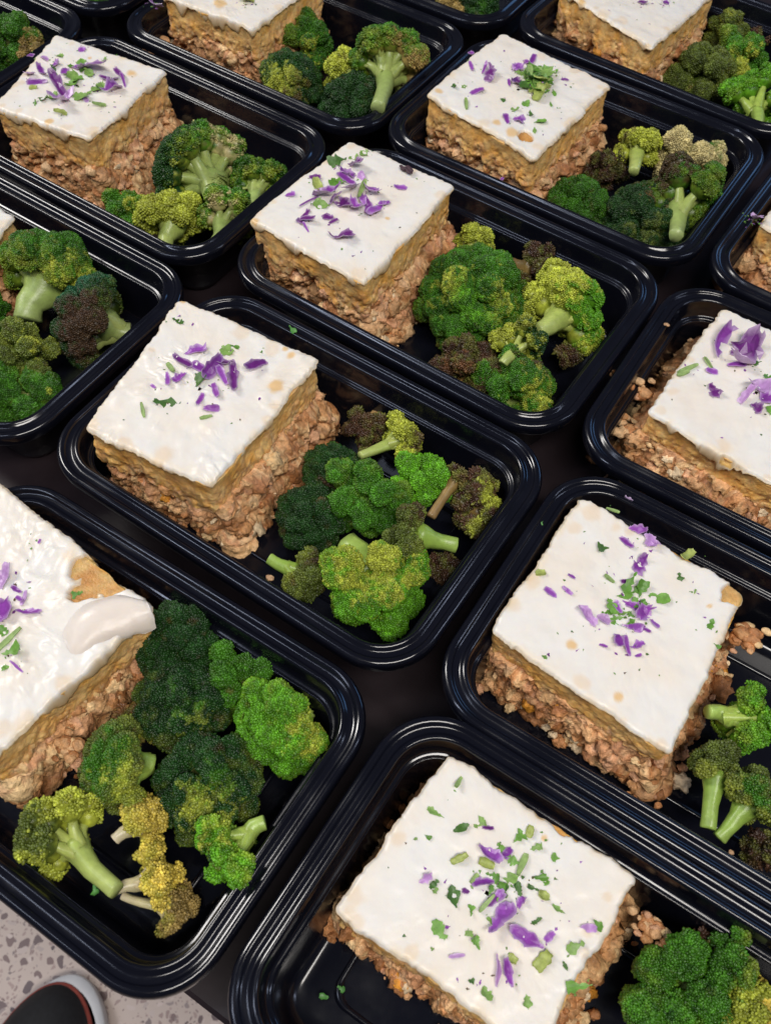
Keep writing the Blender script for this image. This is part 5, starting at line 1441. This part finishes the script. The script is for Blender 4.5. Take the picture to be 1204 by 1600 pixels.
# herb dust: uncountable flecks, one object for each square
for ix, (n, quad, zt, spread, crumbs, spots, lab) in enumerate(CAKES):
    r = np.random.default_rng(900 + ix)
    hs = [p for nn, p, k, l in HERBS + CABBAGE if nn == n]
    bag = Bag()
    cu, cv = CTR[n]
    qd = np.array(quad) - CTR[n]
    m = 80 if n in ('T3', 'T9', 'T10', 'T5', 'T2') else 42
    for k in range(m):
        if hs and r.random() < .75:
            p = hs[r.integers(0, len(hs))]
            x, y = p[0] - cu + r.normal(0, 3.2), p[1] - cv + r.normal(0, 3.2)
        else:
            a, b = r.random(2) * .86 + .07
            P_ = (qd[0] * (1 - a) + qd[1] * a) * (1 - b) + (qd[3] * (1 - a) + qd[2] * a) * b
            x, y = P_
        ll = r.uniform(.5, 1.7)
        purple = r.random() < .3
        V, q, c = flake(ll * (1.3 if purple else 1), ll * r.uniform(.3, .9), 'p', r, PUR[r.integers(0, 4)] if purple else GRN[r.integers(0, 4)] if r.random() < .85 else (.10, .05, .02), (.5, .4, .55) if purple else (.1, .2, .05), .15, .3, .1)
        V = settle(n, x, y, V, r.uniform(0, 360), .1, r)
        h = cheese_height(n, V[:, 0] + x, V[:, 1] + y)
        V = V + np.array([x, y, np.max(h - V[:, 2]) - .12])
        bag.add(V, q, c)
    me = bag.mesh('herb_flecks')
    me.transform(Matrix.Scale(MM, 4))
    o = obj('herb_flecks', me, M_HERB)
    wx, wy = to_world(n, cu, cv)
    o.location = (wx, wy, TRAY_FLOOR)
    o.rotation_euler = (0, 0, TM[n][2])
    o['kind'] = 'stuff'
    o['label'] = 'tiny herb and cabbage flecks scattered on the cheese in ' + PH[n]

# loose scraps
for i, (k, n, u, v, z, s, lab) in enumerate(LOOSE):
    r = np.random.default_rng(70 + i)
    wx, wy = to_world(n, u, v)
    if k in ('meat_crumb', 'meat_chunk', 'cheese_scrap', 'burnt_crumb'):
        bag = Bag()
        mcol = {'meat_crumb': (.50, .30, .16), 'meat_chunk': (.56, .30, .13), 'cheese_scrap': (.78, .72, .6), 'burnt_crumb': (.055, .025, .035)}[k]
        for j in range({'burnt_crumb': 9, 'meat_chunk': 26}.get(k, 1)):
            off = np.zeros(3) if j == 0 else np.array([r.normal(0, s * .28), r.normal(0, s * .12), abs(r.normal(0, .4))])
            if k == 'meat_chunk': off = r.normal(0, 1, 3) * s * np.array([.30, .22, .09])
            sc = s * {'burnt_crumb': .16, 'meat_chunk': r.uniform(.09, .22)}.get(k, .5)
            vv = ICO2[0] * np.array([sc, sc * .75, sc * .55])
            vv = vv * (1 + .4 * fbm(vv / (s * (.3 if k != 'meat_chunk' else .12)) + 9 * i + j, i, 2))[:, None] + off
            bag.add(vv, ICO2[1], mcol if k != 'meat_chunk' else TINTS[r.integers(0, 7)])
        me = bag.mesh(k)
        mat = {'meat_crumb': M_MEAT, 'meat_chunk': M_MEAT, 'cheese_scrap': M_CHEESE, 'burnt_crumb': M_CRUST}[k]
        cat = 'crumb' if k != 'cheese_scrap' else 'cheese'
    else:
        pale = 'lilac' in lab
        if k == 'herb_leaf':
            V, q, c = flake(s, s * .6, 'p', r, (.075, .24, .045), (.10, .3, .07), .25, .4, .1)
        else:
            V, q, c = flake(s, s * .45, 'l', r, (.40, .28, .44) if pale else PUR[0], (.7, .6, .72), .4, .5, .08)
        me = mesh(k, settle(n, u, v, V, r.uniform(0, 360), .15, r), None, q, c)
        mat = M_HERB if k == 'herb_leaf' else M_CAB
        cat = 'herb' if k == 'herb_leaf' else 'cabbage'
    me.transform(Matrix.Scale(MM, 4))
    o = obj(k, me, mat)
    o.location = (wx, wy, z * MM)
    o.rotation_euler = (0, 0, TM[n][2])
    tag(o, lab, cat)

# ---------------------------------------------------------------- shoe on the floor
M_SHOE = material('black_shoe_fabric', .75, False, (.008, .0085, .011), .3, 200, .3, 900, .0006)
M_SOLE = material('white_rubber', .5, False, (.62, .63, .66), .06, 60, .1, 300, .0005)
M_PIPE = material('red_piping', .6, False, (.30, .055, .04), .1, 200, 0)


def shoe_outline(k, n=48):
    """sole outline, toe towards +X, in metres"""
    a = np.linspace(0, 2 * np.pi, n, endpoint=False)
    x = .135 * np.cos(a)
    y = .060 * np.sin(a) * (1 + .16 * np.cos(a) - .10 * np.cos(2 * a))
    return np.stack([x * k - .135 * 0, y * k], 1)


sh = thing('shoe', 'black shoe with white sole and red piping on the floor under the table', 'shoe', (-.362, -.050, FLOOR_Z), math.radians(82))
V = []
for z, k in ((0, .98), (.004, .99), (.022, 1.0), (.028, .985), (.029, .9)):
    P = shoe_outline(k)
    V.append(np.column_stack([P[:, 0] + .004, P[:, 1] - .008, np.full(len(P), z)]))
V = np.concatenate(V); nn = 48
obj('sole', mesh('sole', V, [[0, a + 1, a] for a in range(1, 47)], ring_quads(5, nn)), M_SOLE, sh)
P = shoe_outline(.93)
pts = np.column_stack([P, np.full(48, .031)])
vv, ff = tube(np.concatenate([pts, pts[:2]]), np.full(50, .0035), 8, False)
obj('piping', mesh('piping', vv, ff), M_PIPE, sh)
V = []
for z, k, dx in ((.027, .92, 0), (.040, .93, 0), (.055, .86, -.006), (.068, .74, -.016), (.078, .56, -.03), (.084, .38, -.05), (.088, .2, -.06), (.089, .02, -.06)):
    P = shoe_outline(k)
    V.append(np.column_stack([P[:, 0] + dx, P[:, 1], np.full(48, z)]))
obj('upper', mesh('upper', np.concatenate(V), None, ring_quads(8, 48)), M_SHOE, sh)
